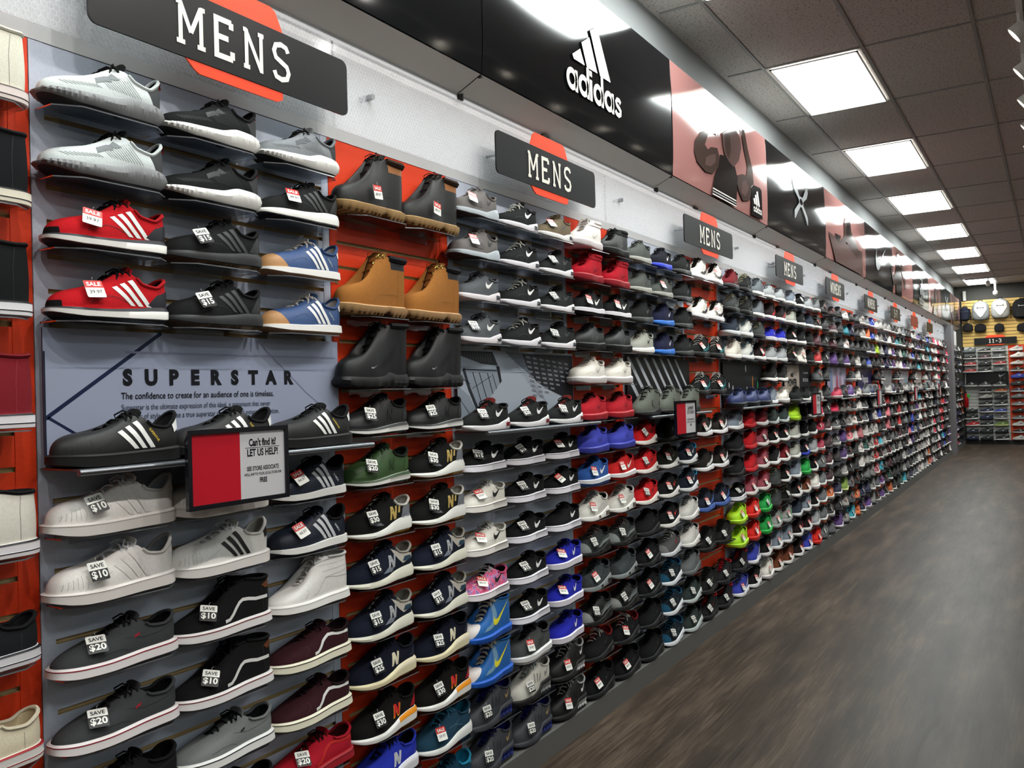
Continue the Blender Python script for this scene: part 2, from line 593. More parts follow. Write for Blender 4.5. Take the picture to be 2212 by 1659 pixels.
def slat_board(mb, a0, a1, z0, z1, first, pitch, place, end=0.012, gap=.011):
    """front at depth 0, grooves run along a; place(a, depth, z) -> xyz"""
    prof = []
    z = first
    zs = []
    while z > z0 + .02:
        zs.append(z); z -= pitch
    prof = [(0.03, z1), (0, z1)]
    seg = ['face']
    for z in zs:
        prof += [(0, z), (0.012, z), (0.012, z - gap), (0, z - gap)]
        seg += ['face', 'slot', 'slot', 'lip']
    prof += [(0, z0)]
    seg += ['face']
    for i in range(len(prof) - 1):
        (d0, za), (d1, zb) = prof[i], prof[i + 1]
        mb.face([place(a0, d0, za), place(a0, d1, zb), place(a1, d1, zb), place(a1, d0, za)], seg[i])
for (a, b, c, nm) in BAY:
    m = MB()
    a += .0012; b -= .0012
    slat_board(m, a, b, PBOT, PT, 2.289 - 0.16, PITCH, lambda x, d, z: (x, d, z))
    if c == 'g':          # smooth border strips cover the groove ends
        for e0, e1 in ((a, a + .032), (b - .028, b)):
            m.box(e0, e1, -.0015, 0.002, PBOT, PT, 'face')
    else:
        for e0, e1 in ((a, a + .03), (b - .045, b)):
            m.box(e0, e1, -.0015, 0.002, PBOT, PT, 'face')
    ob('slatwall_panel', m, GP if c == 'g' else OP, label='tall %s slotted wall panel, %s' % ('blue grey' if c == 'g' else 'orange', nm if nm.startswith('the') or nm.startswith('panel') else 'the ' + nm.replace(' panel', ' one along the wall')), cat='wall panel', group='slotted wall panels')
# plinth
m = MB()
for a, b in ((-2.44, 18.42), (18.95, 21.40)):
    m.box(a, b, -.113, .03, 0, 0.098, 'a')
structure('baseboard_left', m, {'a': M((92, 92, 90), 'matte')})
m = MB(); m.box(18.42, 18.95, -.16, .03, 0, 2.62, 'a'); structure('trim_2', m, {'a': M((112, 112, 116), 'matte')})
# header fascia with its reveal line
m = MB()
m.box(-2.44, 21.4, 0.0, .054, 2.292, 2.62, 'a')
m.box(-2.44, 21.4, 0.004, .03, 2.2895, 2.2945, 'b')
structure('trim_3', m, {'a': M((240, 240, 240), 'matte'), 'b': M((40, 42, 48), 'matte')})

# acrylic header sheets and department signs
LET = {  # slab letters as strokes in a 0..1 box
    'M': [[(0.1, 0), (0.1, 1)], [(0.1, .98), (.5, .32)], [(.5, .32), (.9, .98)], [(.9, 1), (.9, 0)], [(-.06, .04), (.26, .04)], [(.74, .04), (1.06, .04)], [(-.06, .96), (.12, .96)], [(.88, .96), (1.06, .96)]],
    'E': [[(.12, 0), (.12, 1)], [(0, .95), (.86, .95)], [(0, .05), (.9, .05)], [(.12, .52), (.7, .52)], [(.84, .95), (.84, .78)], [(.88, .05), (.88, .24)]],
    'N': [[(.12, 0), (.12, 1)], [(.1, .97), (.88, .03)], [(.88, 0), (.88, 1)], [(-.04, .04), (.28, .04)], [(-.04, .96), (.14, .96)], [(.72, .96), (1.02, .96)]],
    'S': [[(.88, .8), (.78, .92), (.5, .96), (.2, .9), (.1, .74), (.2, .58), (.5, .5), (.8, .42), (.9, .27), (.8, .1), (.5, .04), (.2, .08), (.1, .22)]],
    'W': [[(0.0, .96), (.25, .03)], [(.25, .03), (.5, .8)], [(.5, .8), (.75, .03)], [(.75, .03), (1.0, .96)], [(-.1, .96), (.14, .96)], [(.86, .96), (1.1, .96)]],
    'O': [[(.5, .04), (.2, .1), (.08, .3), (.08, .7), (.2, .9), (.5, .96), (.8, .9), (.92, .7), (.92, .3), (.8, .1), (.5, .04)]],
    '1': [[(.5, 0), (.5, 1)], [(.2, .82), (.5, .96)], [(.2, .04), (.8, .04)]],
    '3': [[(.1, .82), (.25, .94), (.6, .95), (.85, .84), (.85, .64), (.62, .53), (.4, .52)], [(.4, .52), (.66, .5), (.9, .38), (.9, .16), (.65, .05), (.3, .05), (.1, .17)]],
    '-': [[(.15, .45), (.8, .45)]],
    '7': [[(.08, .95), (.92, .95)], [(.92, .95), (.4, 0)], [(.08, .95), (.08, .78)]],
}
def letters(mb, s, cx, cz, h, y, slot, w=.62, gap=.3, t=.14):
    tot = sum((1.15 if c in 'MW' else 1) for c in s) * w * h + (len(s) - 1) * gap * h
    x = cx - tot / 2
    for c in s:
        cw = w * h * (1.15 if c in 'MW' else 1)
        for si, st in enumerate(LET[c]):
            P = [(x + p[0] * cw, cz - h / 2 + p[1] * h) for p in st]
            for q in quads(P, t * h * (0.8 if c in 'MWN' else 1)):
                flat(mb, [q], slot, y - si * .00012)
        x += cw + gap * h
signs = [(.075, .900, 'MENS'), (1.72, 2.56, 'MENS'), (3.70, 4.585, 'MENS'), (5.64, 6.48, 'MENS'), (7.36, 8.19, 'WOMENS'), (9.31, 10.11, 'WOMENS'), (11.15, 11.95, '3-7'), (13.05, 13.8, ''), (14.95, 15.75, '')]
SIGNP = {'black': M((13, 14, 16), 'card'), 'orange': M((238, 74, 40), 'card'), 'white': M((236, 234, 222), 'card'), 'rod': M((170, 172, 175), 'metal')}
slabel = {0: 'large black sign reading MENS with orange tabs, over first grey panel', 1: 'black sign reading MENS with orange tabs, second in the row', 2: 'black sign reading MENS, third in the row of department signs',
          3: 'small black sign reading MENS, fourth and last MENS sign', 4: 'black sign reading WOMENS, the first after the MENS signs', 5: 'black sign reading WOMENS, the second one further along',
          6: 'small dark sign with numerals beyond the WOMENS signs', 7: 'dark red blank department sign further along the header', 8: 'last small dark department sign before the wall ends'}
for i, (a, b, s) in enumerate(signs):
    cx, w = (a + b) / 2, b - a
    r = empty('department_sign', (cx, -.105, 2.4085), 0, slabel[i], 'sign', 'department signs along the header')
    m = MB()
    h = .166
    slab(m, rrect(w, h, .022), 'white' if False else ('orange' if i == 7 else 'black'), -.006, .0)
    ob('sign_board', m, {**SIGNP, 'orange': M((120, 34, 26), 'card')}, r)
    o1, o2 = -.135, .135
    m = MB()
    slab(m, [(o1 - .025, h / 2 + .0005), (o1, h / 2 + .05), (o1 + .018, h / 2 + .06), (o2 - .018, h / 2 + .06), (o2, h / 2 + .05), (o2 + .025, h / 2 + .0005)][::-1], 'orange', -.004, .0)
    ob('orange_tab', m, SIGNP, r)
    m = MB()
    slab(m, [(o1 - .025, -h / 2 - .0005), (o1, -h / 2 - .022), (o1 + .015, -h / 2 - .03), (o2, -h / 2 - .03), (o2 + .02, -h / 2 - .02), (o2 + .02, -h / 2 - .0005)], 'orange', -.004, .0)
    ob('orange_tab', m, SIGNP, r)
    if s:
        m = MB()
        k = .105
        if s == 'WOMENS':
            letters(m, s, 0, 0, k, -.0072, 'white', w=.52, gap=.22, t=.13)
        else:
            letters(m, s, 0, 0, k, -.0072, 'white')
        ob('sign_lettering', m, SIGNP, r)
    for xx in (-w / 2 + .05, w / 2 - .05):
        m = MB()
        m.cyl((xx, 0.001, 0), (xx, .072, 0), .006, 'rod', 8)
        ob('standoff_rod', m, SIGNP, r, smooth=True)
xs_ = [-.98 + 1.905 * k for k in range(11)]
for k, x in enumerate(xs_):
    r = empty('header_sheet', (x, -.03, 2.45), 0, 'clear hexagon patterned acrylic sheet, %s along the header strip' % ORD[k], 'acrylic sheet', 'acrylic header sheets')
    m = MB(); m.box(.004, 1.9, -.002, .002, -.135, .135, 'a')
    ob('sheet', m, {'a': HEX}, r)
    for xx in (.16, 1.09, 1.74):
        m = MB()
        m.cyl((xx, -.022, .0), (xx, .0295, .0), .010, 'rod', 14)
        ob('standoff', m, SIGNP, r, smooth=True)

# ------------------------------------------------------------------ overhead banners
BP = {'black': M((16, 18, 20), 'gloss'), 'mauve': M((158, 112, 108), 'gloss'), 'under': M((226, 222, 216), 'card'), 'white': M((238, 236, 230), 'gloss'), 'skin': M((66, 52, 48), 'gloss'),
      'dark': M((24, 22, 22), 'gloss'), 'edge': M((214, 218, 222), 'matte'), 'grey': M((172, 176, 178), 'gloss'), 'brown': M((92, 72, 70), 'gloss'), 'bracket': M((30, 30, 30), 'matte')}
def ellipse(cx, cz, a, b, rot=0, n=28):
    return [(cx + a * math.cos(t) * math.cos(rot) - b * math.sin(t) * math.sin(rot), cz + a * math.cos(t) * math.sin(rot) + b * math.sin(t) * math.cos(rot)) for t in [2 * PI * k / n for k in range(n)]]
def ringq(cx, cz, a, b, w, n=30, t0=0, t1=2 * PI):
    return quads([(cx + a * math.cos(t0 + (t1 - t0) * k / n), cz + b * math.sin(t0 + (t1 - t0) * k / n)) for k in range(n + 1)], w)
def adidas_bars(cx, cz, s):
    """three slanted bars rising to the right"""
    out = []
    for k, (x, h) in enumerate(((-.50, .30), (-.19, .56), (.12, .86))):
        w = .235
        out.append([((x) * s + cx, h * .0 * s + cz + (.02 + .0) * s), ((x + w) * s + cx, cz + .02 * s), ((x + w - h * .50) * s + cx, (h + .0) * s + cz), ((x - h * .50 - w * .0 + .0) * s + cx, (h - .13) * s + cz)])
    # cut: base corner follows the slope
    return out
def lowercase_adidas(mb, slot, cx, cz, h, y):
    # geometric letters: a d i d a s on an x-height h
    x = cx - 2.78 * h
    t = .27 * h
    def bowl(xc):
        for q in ringq(xc, cz, .40 * h, .40 * h, t): flat(mb, [q], slot, y)
    def bar(xc, z0, z1):
        flat(mb, [[(xc - t / 2, z0), (xc + t / 2, z0), (xc + t / 2, z1), (xc - t / 2, z1)]], slot, y)
    for ch in 'adidas':
        if ch == 'a':
            bowl(x + .5 * h); bar(x + .96 * h, cz - .52 * h, cz + .52 * h); x += 1.2 * h
        elif ch == 'd':
            bowl(x + .5 * h); bar(x + .96 * h, cz - .52 * h, cz + 1.0 * h); x += 1.2 * h
        elif ch == 'i':
            bar(x + .08 * h, cz - .52 * h, cz + .52 * h); bar(x + .08 * h, cz + .68 * h, cz + .95 * h); x += .36 * h
        else:
            P = [(.70, .26), (.55, .38), (.3, .38), (.16, .24), (.25, .08), (.5, -.02), (.68, -.14), (.66, -.32), (.45, -.42), (.2, -.38), (.06, -.24)]
            for q in quads([(x + a * h, cz + b * h) for a, b in P], t * .9): flat(mb, [q], slot, y)
SWOOSH = [(1, 1), (.80, .72), (.62, .47), (.45, .24), (.33, .09), (.22, .02), (.10, .05), (.02, .17), (0, .34), (.04, .53), (.13, .78), (.105, .58), (.13, .43), (.21, .34), (.33, .33), (.5, .42), (.75, .72 + .0)]
SWOOSH = [(1, 1), (.72, .62), (.50, .32), (.34, .1), (.22, .02), (.10, .04), (.02, .16), (0, .34), (.04, .53), (.13, .78), (.11, .6), (.14, .47), (.22, .40), (.34, .41), (.55, .56), (.78, .78)]
def ua_logo(mb, slot, cx, cz, s, y):
    # two interlocked arcs with a ring where they cross
    for sg in (1, -1):
        P = [(1.30 * sg, 1.0), (1.22 * sg, .72), (.82 * sg, .36), (.15 * sg, .05), (-.50 * sg, -.30), (-1.06 * sg, -.62), (-1.30 * sg, -1.0)]
        W = [.12, .62, .74, .50, .60, .62, .10]
        for i in range(len(P) - 1):
            a, b = P[i], P[i + 1]
            flat(mb, [[(cx + (a[0] - W[i] / 2) * s, cz + a[1] * s), (cx + (a[0] + W[i] / 2) * s, cz + a[1] * s), (cx + (b[0] + W[i + 1] / 2) * s, cz + b[1] * s), (cx + (b[0] - W[i + 1] / 2) * s, cz + b[1] * s)]], slot, y - (.0004 if sg > 0 else 0))
    flat(mb, [ellipse(cx, cz, .30 * s, .15 * s)], 'black', y - .0008)
    for q in ringq(cx, cz, .42 * s, .22 * s, .10 * s): flat(mb, [q], slot, y - .0012)
def athlete_bust(mb, cx, y):
    f = lambda P, s, d=0: flat(mb, [[(cx + a - .92, b) for a, b in P]], s, y - d)
    f([(.448, .348), (.334, .269), (.318, .205), (.365, .149), (.515, .12), (.642, .134), (.755, .2), (.775, .276), (.743, .317), (.623, .297), (.563, .268), (.509, .287), (.572, .359), (.70, .40), (.776, .404), (.777, .425), (.62, .41)], 'skin')
    f([(1.261, .572), (1.331, .572), (1.391, .464), (1.495, .336), (1.512, .224), (1.394, .097), (1.249, .072), (1.158, .123), (1.1, .213), (1.255, .257), (1.34, .261), (1.376, .329), (1.303, .444)], 'skin', .0003)
    f([(.788, .287), (.90, .30), (.994, .331), (1.092, .27), (1.139, .204), (1.091, .002), (.618, .0), (.677, .129), (.755, .2)], 'dark', .0006)
    f([(.852, .438), (1.011, .502), (1.146, .526), (1.225, .494), (1.246, .431), (1.18, .331), (1.065, .265), (.987, .273), (.889, .309), (.857, .359)], 'brown', .0009)
    f([(.90, .45), (1.0, .47), (1.02, .36), (.97, .29), (.91, .32), (.89, .38)], 'skin', .0011)
    f([(.50, .16), (.60, .17), (.70, .22), (.70, .27), (.62, .25), (.52, .21)], 'brown', .0009)
    f([(1.20, .12), (1.30, .11), (1.38, .18), (1.34, .23), (1.24, .20)], 'brown', .0009)
    for k in range(3):
        f([(.620 + k * .003, .004 + k * .018), (1.092, .004 + k * .018), (1.094, .012 + k * .018), (.622 + k * .003, .012 + k * .018)], 'white' if k != 1 else 'grey', .0014)
def athlete_run(mb, cx, y, s=1):
    f = lambda P, c, d=0: flat(mb, [[(cx + (a - 2.932) * s, b) for a, b in P]], c, y - d)
    f([(2.3, .0), (2.012, .25), (2.485, .232), (2.852, .237), (3.70, .266), (3.70, .0)], 'brown')
    f([(2.76, .435), (2.84, .50), (2.95, .55), (3.05, .54), (3.087, .485), (3.125, .398), (3.328, .32), (3.558, .227), (3.369, .163), (3.041, .216), (2.855, .256), (2.665, .231), (2.45, .196), (2.74, .317)], 'skin', .0005)
    f([(2.82, .36), (2.96, .52), (3.05, .50), (3.06, .38), (2.95, .30)], 'dark', .0009)
    f([(2.296, .273), (2.582, .283), (2.481, .206), (2.377, .211)], 'dark', .0007)
def athlete_side(mb, cx, y):
    f = lambda P, c, d=0: flat(mb, [[(cx + a, b) for a, b in P]], c, y - d)
    f([(-.3, 0), (.2, 0), (.24, .25), (.1, .42), (-.2, .44), (-.34, .24)], 'dark')
    f(ellipse(-.04, .52, .1, .085), 'skin', .001)
    f([(.1, .40), (.34, .30), (.5, .12), (.6, .16), (.46, .38), (.2, .48)], 'skin', .0008)
    f([(-.3, .3), (-.5, .2), (-.62, .34), (-.7, .3), (-.52, .08), (-.3, .14)], 'skin', .0008)
bx = [-2.15, -.27, 1.62, 3.515, 5.40, 7.335, 9.34, 11.30, 13.20, 15.12, 17.03, 18.94]
bk = ['black', 'black', 'black', 'mauve', 'black', 'mauve', 'black', 'mauve', 'black', 'mauve', 'black', 'mauve']
bl = ['black blank banner over the viewer', 'plain black banner before the one with three white bars', 'glossy black banner with three white bars and sports logo', 'mauve banner showing an athlete with raised arms', 'black banner with an interlocking grey logo',
      'mauve banner showing a running athlete', 'black banner with a grey tick logo', 'mauve banner of dark figures after the tick logo banner', 'black banner with a small grey bar logo, far along', 'mauve banner of a dark athlete, fourth mauve one',
      'black banner with narrow interlocking logo near the far end', 'last mauve banner at the far end of the wall']
for i in range(12):
    a = bx[i]
    b = bx[i + 1] if i < 11 else 20.85
    L = b - a - .006
    r = empty('overhead_banner', (a + .003, -.13, 2.672), 0, bl[i], 'banner', 'overhead banners along the soffit')
    m = MB()
    H = .648
    # gently bowed face: bottom edge curls towards the wall
    cols, rows = 28, 14
    face = []
    def by(u, v, x):
        return .010 * (1 - v) ** 6 + .004 * math.sin(x * 5.3 + i) * (v * (1 - v)) * 2 + .008 * v ** 4 - .001
    P = [[(u / cols * L, by(0, v / rows, u / cols * L + i * 2), v / rows * H) for v in range(rows + 1)] for u in range(cols + 1)]
    m.grid(P, bk[i], flip=False)
    # returns, underside box sloping back to the wall, top ledge
    m.face([(0, .012, 0), (0, .008, 0), (0, .0, H * .5), (0, .008, H), (0, .02, H)], 'dark')
    m.face([(L, .012, 0), (L, .0, H * .5), (L, .008, H), (L, .02, H)][::-1], 'dark')
    ob('banner_face', m, BP, r, smooth=True)
    m = MB()
    m.face([(0, .012, -.004), (L, .012, -.004), (L, .125, -.055), (0, .125, -.055)][::-1], 'under')
    m.box(0, L, .121, .128, -.075, -.050, 'edge')
    m.face([(0, .010, H + .002), (0, .128, H + .09), (L, .128, H + .09), (L, .010, H + .002)][::-1], 'edge')  # added white ledge, its pale colour standing in for a lit band
    m.box(0, .01, .014, .125, -.012, .0, 'bracket')
    ob('banner_soffit', m, BP, r)
    m = MB(); m.box(.0, .006, .10, .127, -.082, -.055, 'bracket'); ob('bracket', m, BP, r)
    m = MB(); m.box(L * .33, L * .33 + .06, .110, .120, -.064, -.056, 'bracket'); ob('clip', m, BP, r)
    g = MB()
    yy = -.0062
    if i == 2:
        bars = [[(.701, .295), (.779, .343), (.820, .279), (.715, .277)], [(.793, .376), (.874, .426), (.948, .281), (.842, .277)], [(.883, .460), (.956, .503), (1.088, .279), (.976, .277)]]
        for q in bars: flat(g, [q[::-1]], 'white', yy)
        lowercase_adidas(g, 'white', .905, .182, .094, yy)
    elif i == 3:
        athlete_bust(g, .92, yy)
        slab(g, [(1.44, .012), (1.70, .012), (1.70, .222), (1.66, .236), (1.50, .228), (1.44, .20)], 'black', yy - .0015, yy)
        for k, (x, h) in enumerate(((1.50, .045), (1.55, .075), (1.60, .105))):
            flat(g, [[(x, .095), (x + .038, .095), (x + .038 - h * .4, .095 + h), (x - h * .4, .085 + h)]], 'white', yy - .003)
        lowercase_adidas(g, 'white', 1.575, .058, .034, yy - .003)
    elif i == 4:
        ua_logo(g, 'grey', .99, .345, .165, yy)
    elif i in (5,):
        athlete_run(g, 1.0, yy, 1.0)
    elif i == 6:
        flat(g, [xf(SWOOSH, .75, .34, .62, .16)], 'grey', yy)
    elif i == 7:
        athlete_side(g, .5, yy)
    elif i == 8:
        for k, (x, h) in enumerate(((.80, .12), (.95, .2), (1.1, .3))):
            flat(g, [[(x, .2), (x + .12, .2), (x + .12 - h * .4, .2 + h), (x - h * .4, .17 + h)]], 'grey', yy)
        lowercase_adidas(g, 'grey', .95, .09, .10, yy)
    elif i == 9:
        athlete_bust(g, .9, yy)
    elif i == 10:
        ua_logo(g, 'grey', .99, .345, .165, yy)
    elif i == 11:
        athlete_run(g, .9, yy)
    if g.f:
        ob('banner_artwork', g, BP, r)

# ------------------------------------------------------------------ shoes
# local frame: toe towards -x, heel +x, the side facing the room is -y, z up, origin on the shelf
LOW_RIM = [(0, .066), (.10, .072), (.40, .093), (.47, .092), (.62, .074), (.80, .070), (.92, .080), (1, .088)]
T = {}
def tmpl(name, base=None, **kw):
    d = dict(T[base]) if base else dict(L=.293, w=1.0, ut=.33, rim=LOW_RIM, ew=[(0, .004), (.06, .011), (.42, .017), (.55, .029), (.8, .030), (1, .026)],
             st=[(0, .022), (.2, .021), (.5, .024), (.75, .030), (1, .034)], sb=[(0, .012), (.1, .004), (.22, 0), (.9, 0), (1, .004)], tb=.052,
             bands=[(0, -.004, 'O'), (.12, .002, 'O'), (.2, .0035, 'S'), (.94, .003, 'S'), (1, .0005, 'S')], rib=0, ribn=0, tread=0, treadn=0, eye=5, lace_r=.0024, tongue=.018, zone=None,
             decals=[], lines=[], window=None, cyls=0, NT=34, collar=.0045, fins={}, heelz=None)
    d.update(kw)
    T[name] = d
    return d
def stripes3(u0, z0, u1, z1, w=.045, gap=.075, slot='D', n=3):
    """u,z at the lace end of the first band, then at the sole end"""
    return [(slot, [(u0 + k * gap, z0 + k * .008), (u0 + w + k * gap, z0 + .004 + k * .008), (u1 + w + k * gap, z1), (u1 + k * gap, z1)]) for k in range(n)]
def swoosh_d(u, z, w, h, slot='D', rot=0.0):
    return [(slot, [(u + a * w / .29 * math.cos(rot) - b * h * math.sin(rot) / .29, z + b * h * math.cos(rot) + a * w * math.sin(rot)) for a, b in SWOOSH])]
NLET = [(0, 0), (.26, 0), (.26, .56), (.64, 0), (.95, 0), (.95, 1), (.69, 1), (.69, .44), (.31, 1), (0, 1)]
def n_d(u, z, s, slot='D', sk=.28):
    return [(slot, [(u + (a + b * sk) * s / .29, z + b * s) for a, b in NLET])]
def wave_d(z=.04, slot='D', u0=.42, w=.0085, u1=.93, zt=.030):
    P = [(u0, z - .008), (u0 + .05, z - .006), (u0 + .09, z + .004), (u0 + .13, z + .018), (u0 + .17, z + zt - .005), (u0 + .21, z + zt), (u0 + .28, z + zt - .002), (u0 + .36, z + zt - .007), (u1, z + zt - .008)]
    return [(slot, q) for q in [[(a / .29, b) for a, b in thick([(p[0] * .29, p[1]) for p in P], w)]]]
SEAM = [[(.24, .036), (.33, .045), (.40, .052), (.48, .050), (.56, .042)], [(.83, .040), (.85, .060), (.90, .074)]]
VULC = [(0, .003, 'O'), (.08, .0065, 'S'), (.72, .0045, 'S'), (.74, .0050, 'F'), (.84, .0046, 'F'), (.85, .0040, 'S'), (1, .001, 'S')]

tmpl('alpha', hz=1.06, st=[(0, .030), (.25, .030), (.5, .036), (.72, .052), (.9, .050), (1, .046)], sb=[(0, .018), (.12, .006), (.24, 0), (.92, .001), (1, .010)], tb=.052,
     rim=[(0, .070), (.10, .078), (.38, .108), (.45, .108), (.60, .088), (.78, .082), (.92, .100), (1, .118)], tongue=.022, eye=4, NT=96, rib=.0022, ribn=30,
     bands=[(0, -.006, 'O'), (.12, -.002, 'O'), (.28, .003, 'S'), (.6, .006, 'S'), (.9, .003, 'S'), (1, -.001, 'S')],
     zone=lambda u, z, q: 'C' if u - 1.6 * (.10 - z) > .80 and z > .050 else 'U', cuts=[((.80, .10), (1, 1.6 * .293)), ((0, .050), (0, 1))], decals=[('K', thick([(.36, .062), (.45, .074), (.50, .076)], .012)), ('K', [(.47, .080), (.52, .092), (.58, .082), (.52, .076)])],
     lines=[[(.10 + .028 * k, .047 + .0008 * k), (.15 + .028 * k, .040 + .001 * k)] for k in range(10)] + [[(.40 + .022 * k, .070 + .0022 * k), (.48 + .026 * k, .053)] for k in range(12)], lw=.0012, loop=True)
tmpl('runner', hz=1.12, L=.286, st=[(0, .026), (.3, .024), (.6, .030), (.8, .036), (1, .040)], tb=.052, tread=.003, treadn=22, NT=60, rim=[(0, .068), (.10, .076), (.38, .102), (.46, .101), (.62, .080), (.80, .076), (.92, .088), (1, .098)],
     bands=[(0, -.003, 'O'), (.18, .001, 'O'), (.24, .004, 'S'), (.6, .0045, 'S'), (.92, .002, 'S'), (1, 0, 'S')], lines=SEAM)
tmpl('boston', 'runner', tread=0, decals=stripes3(.44, .070, .60, .036) + [('K', [(.84, .060), (.97, .074), (1.0, .040), (.80, .036), (.76, .040)])], zone=lambda u, z, q: 'C' if u < .06 and z < .040 else 'U', cuts=[((.06, 0), (1, 0)), ((0, .040), (0, 1))],
     bands=[(0, -.003, 'O'), (.22, .001, 'O'), (.26, .004, 'S'), (.75, .0045, 'S'), (.77, .004, 'K'), (1, 0, 'K')])
tmpl('flux', 'runner', tread=.003, decals=stripes3(.44, .072, .60, .040) + [('K', [(.80, .042), (.93, .086), (.97, .084), (.92, .040)])],
     st=[(0, .026), (.3, .026), (.6, .034), (.75, .040), (1, .042)])
tmpl('samoa', L=.286, rim=[(0, .060), (.10, .066), (.40, .088), (.48, .086), (.62, .068), (.80, .066), (.92, .082), (1, .096)], st=[(0, .020), (.3, .020), (.7, .026), (1, .028)], tb=.051,
     bands=[(0, -.001, 'O'), (.16, .003, 'O'), (.2, .004, 'S'), (.95, .003, 'S'), (1, 0, 'S')], decals=stripes3(.46, .066, .60, .028, w=.042, gap=.068) + [('H', [(.90, .078), (.995, .094), (1.0, .070), (.93, .062)])],
     zone=lambda u, z, q: 'C' if u + 2.2 * z < .25 else 'U', cuts=[((.25, 0), (1, 2.2 * .293))], lines=[[(.24, .036), (.33, .045), (.40, .050), (.46, .046)]], text=('SAMOA', .80, .052, .0085))
tmpl('shell', L=.299, rim=[(0, .064), (.10, .070), (.40, .092), (.48, .090), (.62, .072), (.80, .068), (.92, .084), (1, .098)], st=[(0, .030), (.3, .028), (.7, .030), (1, .034)], tb=.063, w=1.05,
     bands=[(0, .001, 'O'), (.06, .005, 'S'), (.80, .005, 'S'), (.82, .0056, 'F'), (.88, .0056, 'F'), (1, .001, 'S')], decals=stripes3(.42, .066, .55, .033, w=.042, gap=.072) + [('H', [(.90, .080), (.995, .097), (1.0, .072), (.92, .060)])],
     zone=None, lines=[[(.20, .032), (.215, .046), (.205, .056)]] + [[(.05 + .03 * k, .034), (.065 + .028 * k, .045 + .003 * k)] for k in range(5)] + [[(.24, .036), (.33, .046), (.40, .056)]], text=('SUPERSTAR', .735, .062, .0072))
tmpl('skate', hz=1.0, rim=LOW_RIM, bands=VULC, st=[(0, .026), (.3, .025), (.7, .027), (1, .028)], sb=[(0, .006), (.12, .001), (.3, 0), (1, 0)], tb=.041, decals=[('D', [(.57, .056), (.62, .060), (.63, .066), (.58, .062)])],
     lines=[[(.26, .034), (.36, .040), (.46, .040), (.52, .033)], [(.50, .062), (.66, .052), (.80, .054), (.97, .064)]])
tmpl('oldskate', 'skate', decals=wave_d(.040), lines=[[(.30, .032), (.36, .046), (.34, .058)], [(.88, .032), (.87, .05), (.92, .070)]])
MID_RIM = [(0, .064), (.10, .072), (.36, .118), (.44, .126), (.60, .124), (.80, .118), (1, .118)]
tmpl('midskate', 'skate', rim=MID_RIM, decals=wave_d(.042, zt=.034) + [('H', [(.86, .100), (.985, .116), (.985, .092), (.90, .090)])], eye=6, tongue=.008, ew=[(0, .004), (.06, .010), (.36, .014), (.5, .025), (.8, .029), (1, .026)], lines=[[(.30, .032), (.36, .046), (.34, .058)], [(.88, .032), (.86, .07), (.86, .10)]])
HI_RIM = [(0, .064), (.10, .074), (.34, .132), (.42, .142), (.60, .138), (.80, .136), (1, .140)]
tmpl('hiskate', 'midskate', hz=.94, rim=HI_RIM, eye=8, decals=wave_d(.044, slot='K', zt=.034, w=.0016), lines=[[(.60, .078), (.80, .082), (.96, .088)], [(.57, .096), (.80, .098), (.97, .102)], [(.54, .114), (.80, .114), (.98, .118)], [(.30, .032), (.36, .046), (.34, .058)]])
tmpl('canvashi', 'hiskate', hz=1.1, decals=[], st=[(0, .030), (.3, .028), (1, .031)], zone=lambda u, z, q: 'C' if u < .10 else 'U', cuts=[((.10, 0), (1, 0))], lines=[[(.84, .032), (.84, .09), (.86, .13)], [(.50, .050), (.58, .090), (.62, .130)]],
     bands=[(0, .001, 'O'), (.06, .004, 'S'), (.30, .0045, 'S'), (.31, .005, 'F'), (.38, .005, 'F'), (.39, .0045, 'S'), (.88, .0045, 'S'), (.89, .005, 'F'), (1, .001, 'F')])
tmpl('canvaslow', 'canvashi', rim=LOW_RIM, tongue=.012, eye=5, ew=T['skate']['ew'])
tmpl('leatherhi', 'canvashi', rim=MID_RIM, eye=6)
tmpl('vulc', 'skate', L=.272, st=[(0, .027), (.3, .026), (.7, .028), (1, .030)], decals=swoosh_d(.56, .042, .094, .036, rot=.08), lines=[[(.26, .034), (.34, .044), (.44, .048), (.54, .046), (.62, .032)]],
     bands=[(0, .003, 'O'), (.08, .0065, 'S'), (.80, .0045, 'S'), (.82, .0049, 'F'), (.88, .0045, 'F'), (.9, .004, 'S'), (1, .001, 'S')])
tmpl('cupcheck', 'vulc', bands=[(0, .001, 'S'), (.08, .004, 'S'), (.9, .0045, 'S'), (1, .001, 'S')], decals=swoosh_d(.60, .038, .058, .036, rot=.25))
tmpl('vulcair', 'vulc', hz=1.05, L=.283, rim=[(0, .064), (.10, .070), (.40, .096), (.47, .096), (.62, .080), (.80, .078), (.92, .086), (1, .092)], st=[(0, .024), (.3, .020), (.62, .022), (.74, .030), (.9, .040), (1, .046)], sb=[(0, .014), (.12, .004), (.26, 0), (.94, 0), (1, .004)], tongue=.022,
     bands=[(0, -.001, 'S'), (.1, .003, 'S'), (.55, .005, 'S'), (.95, .003, 'S'), (1, 0, 'S')], window=(.80, .945, .012, .027), decals=swoosh_d(.57, .046, .086, .034, rot=.08), soleseams=8)
